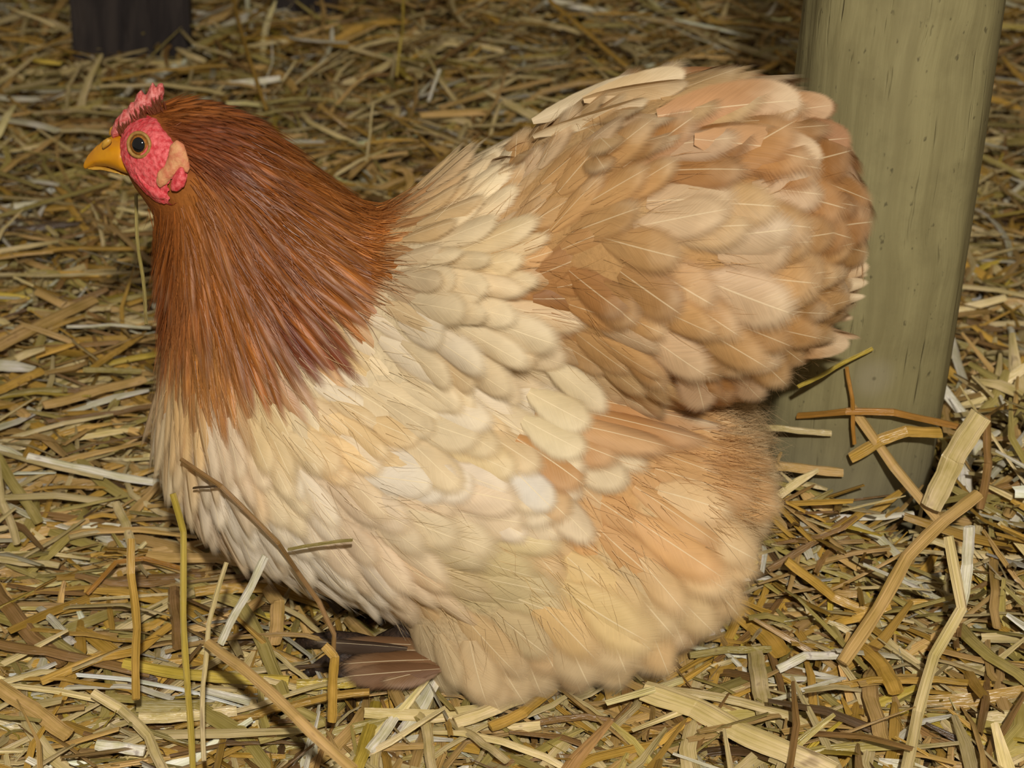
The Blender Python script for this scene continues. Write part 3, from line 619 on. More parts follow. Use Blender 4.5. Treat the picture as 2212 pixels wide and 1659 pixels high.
m_comb = plain_material('comb_skin', (180, 70, 66), (214, 128, 120), 500, .5, .35, .0008)
m_lobe = plain_material('earlobe_skin', (206, 150, 104), (190, 112, 80), 300, .6, .25, .0009)
m_beak = plain_material('beak_horn', (204, 140, 18), (190, 124, 22), 90, .35, .5, .0002)
m_beak2 = plain_material('beak_horn_tan', (186, 142, 50), (170, 126, 46), 200, .45, .4, .0002)
# face skin as a thin solid over both sides of the skull
def face_fn(G):
    d2 = poly_sd(G[..., [0, 2]], FACEW)
    wob = .0005 * np.sin(G[..., 0] * 1900) * np.sin(G[..., 2] * 1700) * np.sin(G[..., 1] * 1300)
    s = np.clip(-d2 / .0035, 0, 1)
    shell = sdf(G) - .0018 * np.sqrt(np.clip(1 - (1 - s) ** 2, 0, 1)) + wob
    # sunken around the eye, raised brow and cheek
    return np.where(d2 > 0, d2 + .0002, shell)
fv, ff = surfnet(face_fn, (FACEW[:, 0].min() - .003, -.03, FACEW[:, 1].min() - .003), (FACEW[:, 0].max() + .003, .03, FACEW[:, 1].max() + .003), .0008)
obj('face', mesh_np('face', fv, ff, m_skin), HEN)['label'] = 'red bare facial skin around the eye'
# comb
cv_, cf_ = slab([(244, 300), (240, 285), (250, 258), (262, 246), (268, 236), (274, 238), (282, 222), (290, 222), (296, 203), (305, 195), (312, 206), (317, 204), (322, 192), (330, 178), (335, 188), (338, 192), (342, 181), (351, 181), (355, 196), (352, 214), (330, 236), (300, 258), (270, 285)], .0042, .0035, 0., .0006)
obj('comb', mesh_np('comb', cv_, cf_, m_comb), HEN)['label'] = 'small pinkish red serrated comb'
# beak
def beak_fn(poly, T0, T1, tipx, basex):
    P2 = onY(np.array([q[0] for q in poly], float), np.array([q[1] for q in poly], float), 0.)[:, [0, 2]]
    x0 = onY(float(tipx), 350., 0.)[0]; x1 = onY(float(basex), 350., 0.)[0]
    def fn(G):
        d = poly_sd(G[..., [0, 2]], P2); f = np.clip((G[..., 0] - x0) / (x1 - x0), 0, 1)
        T = T0 + (T1 - T0) * f ** .8; s = np.clip(-d / .0075, 0, 1); th = T * np.sqrt(np.clip(1 - (1 - s) ** 2, 0, 1))
        return np.where(d > 0, d, np.maximum(np.abs(G[..., 1]) - th, -.01))
    lo = (P2[:, 0].min() - .002, -T1 - .003, P2[:, 1].min() - .002); hi = (P2[:, 0].max() + .002, T1 + .003, P2[:, 1].max() + .002)
    return surfnet(fn, lo, hi, .0006)
v_, f_ = beak_fn([(300, 296), (262, 292), (240, 296), (222, 306), (204, 320), (190, 336), (182, 350), (179, 360), (183, 366), (192, 362), (210, 356), (232, 356), (252, 360), (290, 372), (305, 360)], .0016, .0125, 180, 270)
beak = obj('beak', mesh_np('beak', v_, f_, m_beak), HEN)
v_, f_ = beak_fn([(184, 364), (200, 359), (232, 357), (255, 361), (292, 374), (300, 372), (280, 376), (250, 370), (222, 366), (200, 367)], .0012, .0108, 180, 270)
obj('lower_beak', mesh_np('lower_beak', v_, f_, m_beak2), HEN)
# nostril flap
v_, f_ = slab([(219, 316), (222, 304), (232, 298), (241, 301), (240, 309), (232, 316), (222, 322)], .0016, .003, -.0085, .0005)
obj('nostril', mesh_np('nostril', v_, f_, m_beak2), beak)
v_, f_ = slab([(219, 316), (222, 304), (232, 298), (241, 301), (240, 309), (232, 316), (222, 322)], .0016, .003, -.0085, .0005)
obj('nostril', mesh_np('nostril', v_ * np.array([1, -1, 1]), f_[:, ::-1], m_beak2), beak)
# earlobe, wattles
def side_slab(name, poly, T, R, mat, out=.0010, label=None):
    c = np.mean(poly, 0); y = face_surf(*c)[1] - out
    v_, f_ = slab(poly, T, R, y, .0006)
    # tilt the slab to follow the side of the head
    n = grad(face_surf(*c)[None])[0]; cx = v_.mean(0)
    v_[:, 1] += -((v_[:, 0] - cx[0]) * n[0] + (v_[:, 2] - cx[2]) * n[2] * .7) / n[1]
    for s_ in (1, -1):
        o = obj(name, mesh_np(name, v_ * np.array([1, s_, 1]), f_ if s_ > 0 else f_[:, ::-1], mat), HEN)
        if label: o['label'] = label
side_slab('earlobe', [(366, 318), (380, 306), (396, 314), (402, 328), (408, 345), (412, 360), (406, 372), (394, 362), (386, 372), (374, 380), (360, 396), (345, 404), (338, 392), (340, 372), (356, 358), (362, 340)], .0026, .005, m_lobe, .0014, 'pale tan crinkled earlobe')
side_slab('wattle', [(386, 364), (394, 362), (400, 372), (404, 386), (398, 402), (384, 412), (370, 412), (368, 400), (374, 380)], .0026, .004, m_skin, .0030, 'bright red wattle behind the earlobe')
side_slab('wattle', [(290, 372), (305, 384), (325, 398), (345, 402), (362, 408), (366, 420), (352, 430), (330, 428), (308, 408), (294, 390)], .0034, .006, m_skin, .0012, 'pinkish red throat wattle')
# eye
def uvsphere(r, seg=24, rings=14):
    a = np.linspace(0, np.pi, rings + 1); b = np.linspace(0, 2 * np.pi, seg, endpoint=False)
    A, B = np.meshgrid(a, b, indexing='ij'); V = np.stack([np.sin(A) * np.cos(B), np.sin(A) * np.sin(B), np.cos(A)], -1).reshape(-1, 3) * r
    i = np.arange((rings + 1) * seg).reshape(rings + 1, seg); j = np.roll(i, -1, 1)
    return V, np.stack([i[:-1], i[1:], j[1:], j[:-1]], -1).reshape(-1, 4)
def torus(R, r, seg=32, ring=10):
    a = np.linspace(0, 2 * np.pi, seg, endpoint=False); b = np.linspace(0, 2 * np.pi, ring, endpoint=False)
    A, B = np.meshgrid(a, b, indexing='ij'); V = np.stack([(R + r * np.cos(B)) * np.cos(A), (R + r * np.cos(B)) * np.sin(A), r * np.sin(B)], -1).reshape(-1, 3)
    i = np.arange(seg * ring).reshape(seg, ring); j = np.roll(i, -1, 0); k = np.roll(i, -1, 1); l = np.roll(j, -1, 1)
    return V, np.stack([i, j, l, k], -1).reshape(-1, 4)
m_iris = plain_material('iris', (156, 98, 40), (120, 74, 30), 900, .1, .6, 0)
m_pup = plain_material('pupil', (8, 9, 12), (14, 16, 22), 300, .04, .8, 0)
m_lid = plain_material('eyelid_skin', (160, 124, 60), (140, 100, 50), 500, .5, .35, .0004)
ep = face_surf(307, 312); en = unit(grad(ep[None])[0] * .6 + np.array([-.06, -1, .12]))
eu = unit(np.cross(np.array([0, 0, 1.]), en)); ev = np.cross(en, eu)
for s_ in (1, -1):
    mir = np.array([1, s_, 1])
    def frame(v): 
        return (ep + v[:, :1] * eu + v[:, 1:2] * ev + v[:, 2:] * en) * mir
    fl2 = (lambda f: f) if s_ > 0 else (lambda f: f[:, ::-1])
    sv, sf = uvsphere(.0058); sv = sv * np.array([.86, .92, .62])
    eye = obj('eye', mesh_np('eye', frame(sv + np.array([0, 0, .0008])), fl2(sf), m_iris), HEN)
    pv, pf = uvsphere(.0031); pv = pv * np.array([1, 1.08, .42])
    obj('pupil', mesh_np('pupil', frame(pv + np.array([-.0001, 0, .0034])), fl2(pf), m_pup), eye)
    tv, tf = torus(.0050, .0008); tv = tv * np.array([1.0, 1.04, 1])
    obj('eyelid', mesh_np('eyelid', frame(tv + np.array([.0, 0, .0032])), fl2(tf), m_lid), HEN)

# foot showing under the breast: toes, claws and dark foot feathers
def tube(path, rad, sides=8, flat=1.0, upv=None):
    P = np.asarray(path, float); n = len(P); T = unit(np.gradient(P, axis=0)); rad = np.broadcast_to(np.asarray(rad, float), (n,))
    u0 = np.array([0, 0, 1.]) if upv is None else np.asarray(upv, float)
    B = np.cross(T, u0); bad = np.linalg.norm(B, axis=1) < 1e-3; B[bad] = np.cross(T[bad], np.array([0, 1., 0])); B = unit(B); U = np.cross(B, T)
    a = np.linspace(0, 2 * np.pi, sides, endpoint=False)
    V = P[:, None] + rad[:, None, None] * (np.cos(a)[None, :, None] * B[:, None] + flat * np.sin(a)[None, :, None] * U[:, None])
    uv = np.stack([np.broadcast_to(np.abs(a / np.pi - 1), (n, sides)), np.broadcast_to((np.arange(n) / max(n - 1, 1))[:, None], (n, sides))], -1)
    i = np.arange(n * sides).reshape(n, sides); j = np.roll(i, -1, 1)
    F = np.stack([i[:-1], j[:-1], j[1:], i[1:]], -1).reshape(-1, 4)
    V = V.reshape(-1, 3); uv = uv.reshape(-1, 2)
    V = np.concatenate([V, P[[0, -1]]]); uv = np.concatenate([uv, [[.5, 0], [.5, 1]]])
    c0 = np.stack([j[0], i[0], np.full(sides, len(V) - 2), np.full(sides, len(V) - 2)], -1)
    c1 = np.stack([i[-1], j[-1], np.full(sides, len(V) - 1), np.full(sides, len(V) - 1)], -1)
    return V, F, np.concatenate([c0[:, :3], c1[:, :3]]), uv
def tube_mesh(name, tb, mat, smooth=True):
    V, F, Tt, uv = tb; me = bpy.data.meshes.new(name)
    me.from_pydata(V.tolist(), [], F.tolist() + Tt.tolist())
    l = me.uv_layers.new(name='UVMap'); li = np.zeros(len(me.loops), np.int32); me.loops.foreach_get('vertex_index', li); l.data.foreach_set('uv', uv[li].astype(np.float32).ravel())
    me.polygons.foreach_set('use_smooth', np.full(len(me.polygons), smooth)); me.materials.append(mat); return me
m_toe = plain_material('foot_scale', (66, 50, 38), (40, 30, 24), 500, .6, .3, .0008)
m_claw = plain_material('claw_horn', (46, 38, 32), (30, 25, 22), 200, .4, .4, 0)
for s_ in (1, -1):
    mir = np.array([1, s_, 1]); base = onZ(850, 1420, .012)
    foot = obj('foot', tube_mesh('foot', tube([base * mir + np.array([.02, 0, .03]), base * mir + np.array([.006, 0, .012]), base * mir + np.array([-.006, 0, .006])], [.008, .007, .006]), m_toe), HEN)
    for (u, v) in ((640, 1392), (672, 1452), (720, 1475)):
        e = onZ(float(u), float(v), .006); pth = np.stack([base * (1 - q) + e * q + np.array([0, 0, .006 * math.sin(q * 3.1)]) for q in np.linspace(0, 1, 6)]) * mir
        obj('toe', tube_mesh('toe', tube(pth, [.006, .0055, .005, .0045, .004, .003]), m_toe), foot)
        dr = unit(pth[-1] - pth[-2]); cl = np.stack([pth[-1] - dr * .002, pth[-1] + dr * .003 + np.array([0, 0, .0005]), pth[-1] + dr * .007 - np.array([0, 0, .002])])
        obj('claw', tube_mesh('claw', tube(cl, [.0028, .002, .0004]), m_claw), foot)
    for (a, b, wd, cl_) in (((950, 1395), (690, 1378), 84, (134, 98, 66)), ((960, 1425), (700, 1420), 96, (128, 92, 60)), ((950, 1445), (710, 1456), 84, (118, 84, 56)), ((880, 1400), (640, 1372), 44, (74, 58, 46)), ((960, 1440), (800, 1470), 80, (134, 100, 68)), ((950, 1405), (770, 1398), 90, (148, 112, 76))):
        p0 = onZ(float(a[0]), float(a[1]), .030); p1 = onZ(float(b[0]), float(b[1]), .026)
        d = p1 - p0; L = np.linalg.norm(d); d /= L; n = unit(np.array([0, -.45, .9])); n = unit(n - d * (n @ d)); bb = np.cross(d, n)
        M = Matrix.Identity(4)
        for r_ in range(3):
            M[r_][0] = bb[r_] * wd / S * s_ * mir[r_] if s_ > 0 else -bb[r_] * wd / S * mir[r_] * -1
            M[r_][1] = d[r_] * L * mir[r_]; M[r_][2] = n[r_] * L * mir[r_]; M[r_][3] = p0[r_] * mir[r_]
        o = obj('foot_feather', FVAR[BK][random.randrange(6)][1], foot, M); o.color = (*lin(cl_), .15)

# ------------------------------------------------------------------ straw
m_straw = straw_material('straw_stalk', 'object'); m_litter = straw_material('straw_litter_mix', 'attr')
SC_COL = {'pale': (210, 188, 132), 'golden': (188, 148, 66), 'white': (222, 214, 186), 'olive': (168, 150, 84), 'brown': (142, 108, 62), 'tan': (194, 158, 96), 'yellow': (190, 164, 66), 'dark brown': (88, 66, 40), 'orange': (178, 126, 52)}
def smooth_path(P, n):
    P = np.asarray(P, float); s = np.concatenate([[0], np.cumsum(np.linalg.norm(np.diff(P, axis=0), axis=1))]); q = np.linspace(0, s[-1], n)
    q = np.unique(np.concatenate([q, s]))
    return np.stack([np.interp(q, s, P[:, i]) for i in range(3)], 1), q / s[-1]
def straw_between(P, width, color, label, flat=.45, group=None, cat='straw'):
    """one stalk through 3-D points"""
    Q, q = smooth_path(P, 13); w = width / S * .5
    r = w * np.interp(q, [0, .06, .5, .94, 1], [.95, 1, 1, .97, .92]); r = r * (1 + .05 * np.sin(q * 23 + width))
    ln = np.linalg.norm(Q[-1] - Q[0]); amp = min(ln * .006, .0004); Q = Q + amp * np.stack([np.sin(q * 9 + width), np.sin(q * 7 + 2 * width), .6 * np.sin(q * 11 + 3 * width)], 1)
    org = Q[0].copy(); me = tube_mesh('straw', tube(Q - org, r, 6, flat, upv=(0, -.5, .86)), m_straw, False)
    o = obj('straw', me); o.location = org; o.color = (*np.clip(lin(SC_COL[color]) * random.uniform(.9, 1.1), 0, .95), 1)
    tag(o, label, cat, group); return o
def G(*pts, z=.012):   # picture points lying on the litter at height z (a third value overrides the height)
    out = []
    for p in pts:
        q = onZ(float(p[0]), float(p[1]), z); hz = max(p[2] if len(p) > 2 else z, 1.35 * float(mound(q[0], q[1])) + .008)
        out.append(onZ(float(p[0]), float(p[1]), hz))
    return out
def V(*pts, y=0.):     # picture points standing up in the plane y
    return [onY(float(p[0]), float(p[1]), p[2] if len(p) > 2 else y) for p in pts]
HS = []
def hs(P, w, c, label, flat=.45): straw_between(P, w, c, label, flat)
def surf(*pts, off=.012):
    out = []
    for p in pts:
        q = march(np.array(float(p[0])), np.array(float(p[1]))); out.append(q + unit(CAM - q) * off)
    return out
# in front of the hen
hs(V((575, 1202, -.120), (475, 1390, -.128)), 17, 'white', 'white straw leaning up against the lower breast of the hen')
hs(V((448, 1388, -.127), (520, 1440, -.15), (640, 1548, -.185), (765, 1665, -.215)), 22, 'tan', 'long tan straw slanting down from the white leaning straw to the bottom edge')
hs(V((372, 1068, -.10), (394, 1150, -.105), (398, 1330, -.12), (405, 1500, -.135), (416, 1662, -.15)), 13, 'yellow', 'thin upright yellow straw in front of the breast, reaching the bottom edge')
hs(surf((392, 992), (480, 1052), (600, 1172), (640, 1230), off=.021) + V((690, 1300, -.10), (724, 1372, -.105), (716, 1500, -.115)), 10, 'brown', 'thin dark twig draped down the breast of the hen', .8)
hs(surf((418, 1054), (470, 1050), off=.021), 6, 'dark brown', 'tiny dark side twig at the top of the draped twig', .8)
hs(surf((622, 1186), (690, 1175), (762, 1166), off=.022), 8, 'olive', 'short olive stalk stuck flat on the lower breast feathers', .7)
hs(V((285, 1165, -.07), (283, 1240, -.08), (296, 1360, -.10), (292, 1510, -.13)), 17, 'golden', 'upright golden straw blade, second upright left of the breast')
hs(V((490, 1215, -.09), (450, 1350, -.11), (438, 1480, -.13), (440, 1645, -.16)), 10, 'pale', 'thin pale upright straw between the yellow stalk and the white one')
hs(V((700, 1395, -.12), (722, 1420, -.122), (716, 1560, -.13)), 19, 'golden', 'short golden stalk standing before the feathered foot')
hs(G((905, 1415, .02), (985, 1478, .014)), 26, 'brown', 'hollow brown straw end poking out by the lower thigh feathers', .8)
hs(G((1390, 1490, .016), (1500, 1530), (1600, 1580), (1800, 1668)), 50, 'pale', 'broad pale straw in the right foreground running off the bottom edge', .3)
hs(G((1575, 1300, .016), (1630, 1350), (1692, 1412)), 46, 'golden', 'broad golden brown flat straw right of the thigh feathers', .3)
hs(G((1490, 1414), (1570, 1404), (1665, 1402)), 18, 'olive', 'green olive stem lying under the broad golden brown straw', .8)
hs(G((1680, 1446, .014), (1740, 1416, .018), (1818, 1416, .014)), 20, 'white', 'short white bent straw in the right foreground litter')
hs(G((1822, 1432, .02), (1895, 1315, .035), (1960, 1205, .05), (2040, 1125, .06), (2112, 1066, .065)), 30, 'tan', 'long tan straw slanting up across the foot of the post')
hs(G((2050, 1158, .075), (2076, 1312, .045), (2018, 1418, .03), (1985, 1540, .02), (1955, 1662, .016)), 24, 'pale', 'long pale folded straw zigzagging down the right foreground')
hs(G((2093, 1138, .075), (2090, 1220, .055), (2078, 1306, .042)), 26, 'white', 'shiny white straw meeting the fold of the zigzag straw')
hs(V((1838, 880, .046), (1930, 1005, .036), (2046, 1145, .020), (2200, 1325, -.004)), 26, 'tan', 'straight tan straw leaning diagonally across the foot of the post')
hs(V((1722, 898, .060), (1830, 888, .042), (1930, 890, .041), (2085, 926, .052)), 20, 'orange', 'orange brown straw lying level against the post')
hs(V((1838, 990, .040), (1900, 950, .040), (1960, 932, .040), (2032, 934, .045)), 30, 'golden', 'golden split straw level on the post below the orange brown one', .3)
hs(V((2118, 895, .02), (2060, 990, .018), (2012, 1095, .016)), 52, 'pale', 'wide shiny pale straw sheath right of the post foot', .35)
hs(V((2130, 898, .03), (2135, 1000, .03), (2118, 1100, .025)), 20, 'brown', 'upright brown straw beside the wide shiny sheath')
hs(V((1724, 836, .03), (1800, 796, .04), (1884, 752, .044)), 11, 'yellow', 'thin yellow straw sticking out under the tail toward the post')
hs(V((1830, 792, .046), (1840, 860, .042), (1846, 960, .040)), 10, 'orange', 'thin orange twig upright against the post under the tail')
hs(V((1600, 922, .05), (1690, 926, .052), (1795, 936, .05)), 18, 'pale', 'pale straw stub poking out from behind the rear fluff')
hs(V((1600, 1000, .045), (1700, 1008, .046), (1822, 1022, .046)), 26, 'tan', 'tan flattened straw behind the rear fluff, left of the post foot')
hs(V((1660, 1230, .0), (1760, 1170, .01), (1830, 1120, .02)), 18, 'brown', 'brown curved stalk from the rear fluff toward the post')
hs(G((1700, 1210, .014), (1800, 1290, .012), (1900, 1330, .012)), 24, 'golden', 'golden straw on the litter just below the post foot')
hs(V((1800, 1110, .036), (1880, 1190, .030), (1990, 1290, .012)), 26, 'white', 'whitish split straw leaning before the post foot')
# left of the hen
hs(G((60, 985), (160, 1010), (355, 1046)), 22, 'white', 'whitish straw ending at the breast, low on the left')
hs(G((-10, 752), (90, 700), (205, 645, .018)), 40, 'tan', 'wide tan straw at the left edge, level with the lower neck', .35)
hs(G((-10, 594), (150, 594), (292, 588)), 13, 'pale', 'long pale level straw left of the neck')
hs(G((145, 706), (240, 702), (325, 708)), 11, 'white', 'thin white straw touching the neck on the left')
hs(G((203, 792), (250, 760), (303, 725, .018)), 22, 'golden', 'short golden straw end left of the breast')
hs(G((-10, 846), (90, 800)), 30, 'golden', 'golden brown straw stub at the left edge')
hs(G((180, 798), (305, 802)), 18, 'olive', 'greenish straw touching the breast from the left')
hs(G((95, 876), (190, 850), (312, 818)), 30, 'tan', 'broad tan straw pointing at the breast from the left', .35)
hs(V((292, 420, .05), (300, 540, .03), (318, 700, .0)), 8, 'olive', 'thin standing stalk just left of the neck', .8)
hs(G((-10, 985), (40, 1060), (85, 1130)), 26, 'olive', 'dull olive leaf blade at the left edge', .2)
hs(G((-10, 1000, .012), (8, 1090), (38, 1175)), 20, 'pale', 'pale narrow blade hanging at the left edge')
hs(G((0, 465), (120, 430), (236, 395)), 18, 'olive', 'olive green straw left of the red face')
hs(G((250, 1085, .012), (270, 1130), (290, 1190)), 22, 'pale', 'short pale blade pointing down left of the breast', .25)
# lower left
hs(G((-10, 1328), (85, 1362), (180, 1424)), 24, 'olive', 'yellow green straw at the lower left edge')
hs(G((88, 1472, .014), (218, 1420, .018), (298, 1404), (368, 1352)), 22, 'golden', 'long golden brown bent stem, lower left')
hs(G((188, 1282, .012), (250, 1215, .022), (310, 1205, .022), (392, 1228)), 12, 'orange', 'arched orange straw below the breast on the left', .8)
hs(G((404, 1254, .014), (516, 1302), (572, 1396), (612, 1502)), 30, 'olive', 'broad bent olive straw behind the white leaning straw', .3)
hs(G((265, 1434), (400, 1456), (520, 1466), (625, 1472)), 26, 'yellow', 'yellow straw lying level in the lower left litter')
hs(G((640, 1480), (770, 1474)), 26, 'yellow', 'yellow straw end below the feathered foot')
hs(G((298, 1552), (400, 1546), (512, 1536)), 26, 'pale', 'pale level straw below the yellow level one')
hs(G((200, 1496, .02), (262, 1532), (320, 1590), (356, 1668)), 22, 'pale', 'fuzzy pale stem bending down to the bottom edge, lower left')
hs(G((-10, 1478), (150, 1588)), 34, 'tan', 'broad tan straw slanting in the lower left corner', .3)
hs(G((208, 1608), (312, 1622)), 24, 'white', 'short shiny white straw near the bottom left')
hs(G((374, 1272, .016), (386, 1396)), 27, 'brown', 'ribbed brown straw stub standing behind the yellow upright stalk', .8)
hs(G((565, 1258, .014), (602, 1300, .018), (592, 1392)), 32, 'tan', 'folded tan straw below the breast', .3)
hs(G((620, 1520), (700, 1560), (560, 1600)), 20, 'olive', 'olive leaf folded over near the bottom edge', .3)
hs(G((800, 1620), (860, 1540), (900, 1500)), 24, 'white', 'white straw pointing up at the thigh from the bottom edge')
hs(G((880, 1505), (920, 1570), (935, 1668)), 22, 'pale', 'pale straw running down to the bottom edge under the thigh')
hs(G((985, 1560), (1120, 1510), (1190, 1480)), 30, 'pale', 'pale husk leaf lying below the thigh feathers', .25)
hs(G((1060, 1570), (1130, 1540), (1195, 1486)), 24, 'golden', 'golden straw beside the pale husk below the thigh', .4)
# behind the hen
hs(G((502, -8, .05), (537, 124, .035), (577, 236, .022)), 15, 'golden', 'golden straw slanting down to the back of the neck from the top edge')
hs(G((1178, -8, .05), (1280, 80, .04), (1352, 142, .025)), 22, 'golden', 'golden straw slanting to the top of the rump from the top edge')
hs(G((950, 150, .055), (925, 220, .014)), 13, 'white', 'short upright white straw above the saddle of the back')
hs(G((872, -8, .10), (868, 80, .06), (856, 165, .022)), 11, 'yellow', 'thin yellow stalk hanging in from the top edge')
hs(G((1050, 66, .03), (990, 105), (918, 152)), 20, 'brown', 'brown straw slanting behind the back of the hen')
hs(G((1010, 165, .02), (1100, 162), (1200, 172)), 14, 'pale', 'pale level straw behind the back, upper one')
hs(G((950, 232, .02), (1060, 200), (1190, 172)), 22, 'tan', 'tan straw rising to the right behind the back')
hs(G((1466, 8, .03), (1530, 45), (1640, 55), (1740, 66)), 17, 'golden', 'golden straw running to the post from behind the rump')
hs(G((1420, 42, .03), (1500, 80), (1592, 116)), 8, 'white', 'thin bright stalk behind the rump')
hs(G((-10, 136, .02), (80, 108), (172, 64)), 11, 'golden', 'golden straw in the far top left corner')
hs(G((308, 72, .02), (350, 52), (430, 56), (525, 78)), 12, 'olive', 'bent olive blade before the dark post foot')
hs(G((388, 62, .02), (420, 95), (500, 122)), 14, 'pale', 'pale blade below the bent olive one')
hs(G((806, 222, .07), (792, 350, .012)), 9, 'pale', 'thin upright pale stalk behind the neck')
hs(G((610, 175, .02), (640, 130, .05)), 10, 'pale', 'thin pale stalk right of the slanting golden straw')
hs(G((760, 380, .012), (800, 340), (880, 330)), 16, 'tan', 'tan straw behind the dip of the back')

# loose stalks of the bed: the largest are single objects, the rest one mass
VARI = []
for i in range(18):
    n = 9; x = np.linspace(-.5, .5, n); kink = random.choice([0, 0, .15, .3]) * random.choice([-1, 1]); bow = random.uniform(-.05, .05)
    P = np.stack([x, bow * (1 - 4 * x * x) + kink * np.maximum(x - random.uniform(-.2, .3), 0) + .006 * np.sin(x * 19 + i), .03 * (1 - 4 * x * x) + .006 * np.sin(x * 14 + 2 * i)], 1)
    r = .5 * np.interp(x, [-.5, -.46, 0, .46, .5], [.92, 1, 1, .97, .85]) * np.ones(n)
    VARI.append((P, r, kink))
def in_hen(p, m=.002): return sdf(p) < m
REG = [('left of the breast', lambda x, y: x < -.17 and y < .22), ('in the left distance', lambda x, y: x < -.17 and y < .5), ('in the far left shade', lambda x, y: x < -.12), ('beside the post', lambda x, y: x > .2 and y < .35), ('behind the post', lambda x, y: x > .2),
       ('below the breast', lambda x, y: y < -.02 and x < -.02), ('below the thigh feathers', lambda x, y: y < -.02 and x < .1), ('in the right foreground', lambda x, y: y < -.0 and x >= .1), ('behind the neck', lambda x, y: x < 0), ('behind the back', lambda x, y: x < .1), ('behind the tail', lambda x, y: True)]
CKEY = ['pale', 'golden', 'olive', 'tan', 'brown', 'white', 'yellow']; CW = [.27, .22, .15, .16, .09, .06, .05]
made = 0; tries = 0; meshes = {}; seen = {}
while made < 222 and tries < 4000:
    tries += 1
    u, v = random.uniform(-40, 2252), random.uniform(-10, 1670)
    p = onZ(u, v, 0.)
    if not (-.9 < p[0] < .9): continue
    L = random.uniform(.03, .10) * (1 if p[1] < .3 else 1.25); Wd = random.choice([.0028, .0038, .0048, .006, .008]); an = random.uniform(0, math.pi)
    if p[0] < -.1 and p[1] < .3: an = random.gauss(0, .35)
    z = float(mound(p[0], p[1])) + random.uniform(.004, .010); tilt = random.gauss(0, .09)
    i = random.randrange(18); P, r, kink = VARI[i]
    ca, sa = math.cos(an), math.sin(an)
    pts = P * L; wp = np.stack([p[0] + pts[:, 0] * ca - pts[:, 1] * sa, p[1] + pts[:, 0] * sa + pts[:, 1] * ca, z + pts[:, 2] + pts[:, 0] * math.sin(tilt)], 1)
    if in_hen(wp, .014).any() or (np.hypot(wp[:, 0] - .178, wp[:, 1] - .097) < .053).any(): continue
    key = (i, round(L, 2), Wd)
    if key not in meshes:
        q = P * round(L, 2); meshes[key] = tube_mesh('straw', tube(q, r * Wd, 6, .38), m_straw, False)
    c = random.choices(CKEY, CW)[0]
    reg = next(nm for nm, t_ in REG if t_(p[0], p[1]))
    shape = 'bent' if abs(kink) > .2 else 'straight' if kink == 0 else 'slightly bent'
    wn = 'broad' if Wd > .005 else 'thin' if Wd < .003 else 'plain'
    e2 = proj(wp[[0, -1]]); dx, dy = e2[1] - e2[0]; sl = math.degrees(math.atan2(-dy, dx)); sl = sl + 180 if sl < -90 else sl - 180 if sl > 90 else sl
    lie = 'lying level' if abs(sl) < 12 else 'rising steeply right' if sl > 40 else 'rising right' if sl > 0 else 'falling steeply right' if sl < -40 else 'falling right'
    lab = f"{'long' if L > .075 else 'short' if L < .05 else 'mid length'} {wn} {shape} {c} straw {lie} {reg}".replace('plain ', '')
    o = obj('straw', meshes[key]); o.location = (p[0], p[1], max(z, .004)); o.rotation_euler = (random.gauss(0, .25), -tilt, an)
    o.color = (*np.clip(lin(SC_COL[c]) * random.uniform(.8, 1.1), 0, .95), 1); 
    if lab in seen:                                    # tell the second of a pair by its place
        lab = lab + (', nearer' if abs(p[0]) + abs(p[1]) < seen[lab] else ', farther')
        if lab in seen: COL.objects.unlink(o); continue
    seen[lab] = abs(p[0]) + abs(p[1])
    tag(o, lab, 'straw', 'straw stalks ' + reg); made += 1
print('loose straws', made)

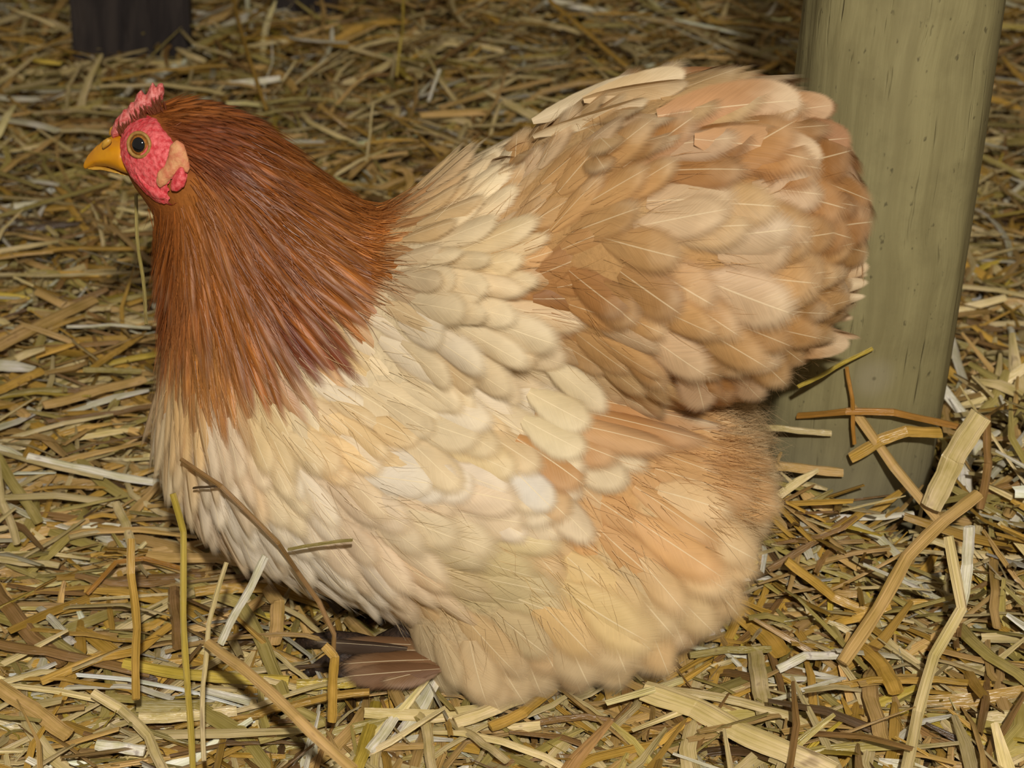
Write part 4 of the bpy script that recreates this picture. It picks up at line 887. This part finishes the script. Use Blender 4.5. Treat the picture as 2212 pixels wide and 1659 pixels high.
def litter(n, lmin, lmax, wmin, wmax, zlo, zhi, tiltsd, seed, pr, edge=1.25, at=None):
    r = np.random.default_rng(seed)
    # even density over the floor the picture and a step aside can show
    y = -.34 + (1.75) * r.random(n) ** 1.15; half = edge * .27 * (y + CAM[1] * -1 + .35) ; x = (r.random(n) * 2 - 1) * np.maximum(half, .3)
    if at is not None: x = at[0] + r.normal(0, at[2], n); y = at[1] + r.normal(0, at[3], n)
    L = r.uniform(lmin, lmax, n) * (1 + .25 * np.clip(y, 0, 1)); wd = np.exp(r.uniform(math.log(wmin), math.log(wmax), n)); an = r.uniform(0, np.pi, n)
    lf = (x < -.12) & (y < .35) & (r.random(n) < .65); an[lf] = r.normal(0, .4, lf.sum())
    tl = r.normal(0, tiltsd, n); z = mound(x, y) * r.uniform(zlo, zhi, n) + .001
    s = np.linspace(-.5, .5, 5); kink = np.where(r.random(n) < .45, r.normal(0, .5, n), r.normal(0, .06, n)); kp = r.uniform(-.3, .3, n); bow = r.normal(0, .13, n); vb = r.normal(0, .16, n)
    px = s[None] * L[:, None]; py = (bow[:, None] * (1 - 4 * s ** 2)[None] + kink[:, None] * np.maximum(s[None] - kp[:, None], 0)) * L[:, None]
    pz = (np.sin(tl)[:, None] * s[None] + vb[:, None] * (.25 - s ** 2)[None]) * L[:, None]
    ca, sa = np.cos(an)[:, None], np.sin(an)[:, None]
    C = np.stack([x[:, None] + px * ca - py * sa, y[:, None] + px * sa + py * ca, np.maximum(z[:, None] + pz, .0006)], -1)
    bad = in_hen(C.reshape(-1, 3), .003).reshape(n, 5).any(1) | (np.hypot(C[..., 0] - .178, C[..., 1] - .097) < .049).any(1)
    k = ~bad; C, wd, L, an = C[k], wd[k], L[k], an[k]; m = len(C)
    T = unit(np.gradient(C, axis=1)); roll = r.normal(0, .5, m); 
    B = unit(np.cross(T, np.array([0, 0, 1.]))); U = np.cross(B, T)
    B2 = B * np.cos(roll)[:, None, None] + U * np.sin(roll)[:, None, None]; U2 = U * np.cos(roll)[:, None, None] - B * np.sin(roll)[:, None, None]
    prof = np.interp(s, [-.5, -.4, .3, .5], [.75, 1, .95, .45])[None, :, None]
    w = wd[:, None, None] * .5 * prof
    Vv = np.stack([C - B2 * w - U2 * w * .25, C + U2 * w * .35, C + B2 * w - U2 * w * .25], 2)     # (m,5,3,3)
    uv = np.broadcast_to(np.stack(np.meshgrid(np.linspace(0, 1, 5), np.linspace(0, 1, 3), indexing='ij')[::-1], -1)[None], (m, 5, 3, 2))
    i = np.arange(m * 15).reshape(m, 5, 3)
    F = np.stack([i[:, :-1, :-1], i[:, :-1, 1:], i[:, 1:, 1:], i[:, 1:, :-1]], -1).reshape(-1, 4)
    pal = np.array([lin(SC_COL[c]) for c in ('pale', 'golden', 'olive', 'tan', 'brown', 'white', 'yellow', 'dark brown')]); pr = np.array(pr)
    col = pal[r.choice(8, m, p=pr)] * np.exp(r.normal(0, .22, (m, 1))); col = np.clip(col, 0, .9)
    Cc = np.repeat(np.concatenate([col, np.ones((m, 1))], 1), 15, 0)
    return Vv.reshape(-1, 3), F, uv.reshape(-1, 2), Cc
GAP_SHADE = (.14, .12, .14, .18, .24, .02, .01, .15); MID = (.27, .18, .13, .21, .11, .05, .02, .03); TOP = (.36, .15, .13, .20, .04, .10, .02, .0)  # first palette, for the bottom layer: darkened to paint shade into the straw gaps
parts = [litter(14000, .010, .040, .0018, .0055, .0, .5, .14, 1, GAP_SHADE), litter(11500, .030, .100, .0026, .0080, .25, 1.1, .16, 2, MID), litter(11000, .008, .03, .0006, .0020, .4, 1.35, .35, 3, MID), litter(2800, .045, .12, .0026, .0076, .9, 1.5, .22, 4, TOP), litter(9000, .025, .11, .003, .009, .0, 1.1, .16, 8, MID, edge=3.2), litter(420, .02, .08, .0024, .0065, .5, 2.0, .35, 5, MID, at=(.148, .030, .024, .018)), litter(420, .03, .10, .003, .009, .6, 1.7, .45, 6, TOP, at=(.275, .06, .035, .07)), litter(160, .02, .07, .002, .006, .5, 1.4, .4, 7, TOP, at=(.20, -.0, .05, .02))]
off = 0; AV, AF, AU, AC = [], [], [], []
for a in parts:
    AV.append(a[0]); AF.append(a[1] + off); AU.append(a[2]); AC.append(a[3]); off += len(a[0])
o = obj('straw_litter', mesh_np('straw_litter', np.concatenate(AV), np.concatenate(AF), m_litter, uv=np.concatenate(AU), col=np.concatenate(AC)))
tag(o, 'bed of loose short straw covering the whole floor', 'straw litter', kind='stuff')
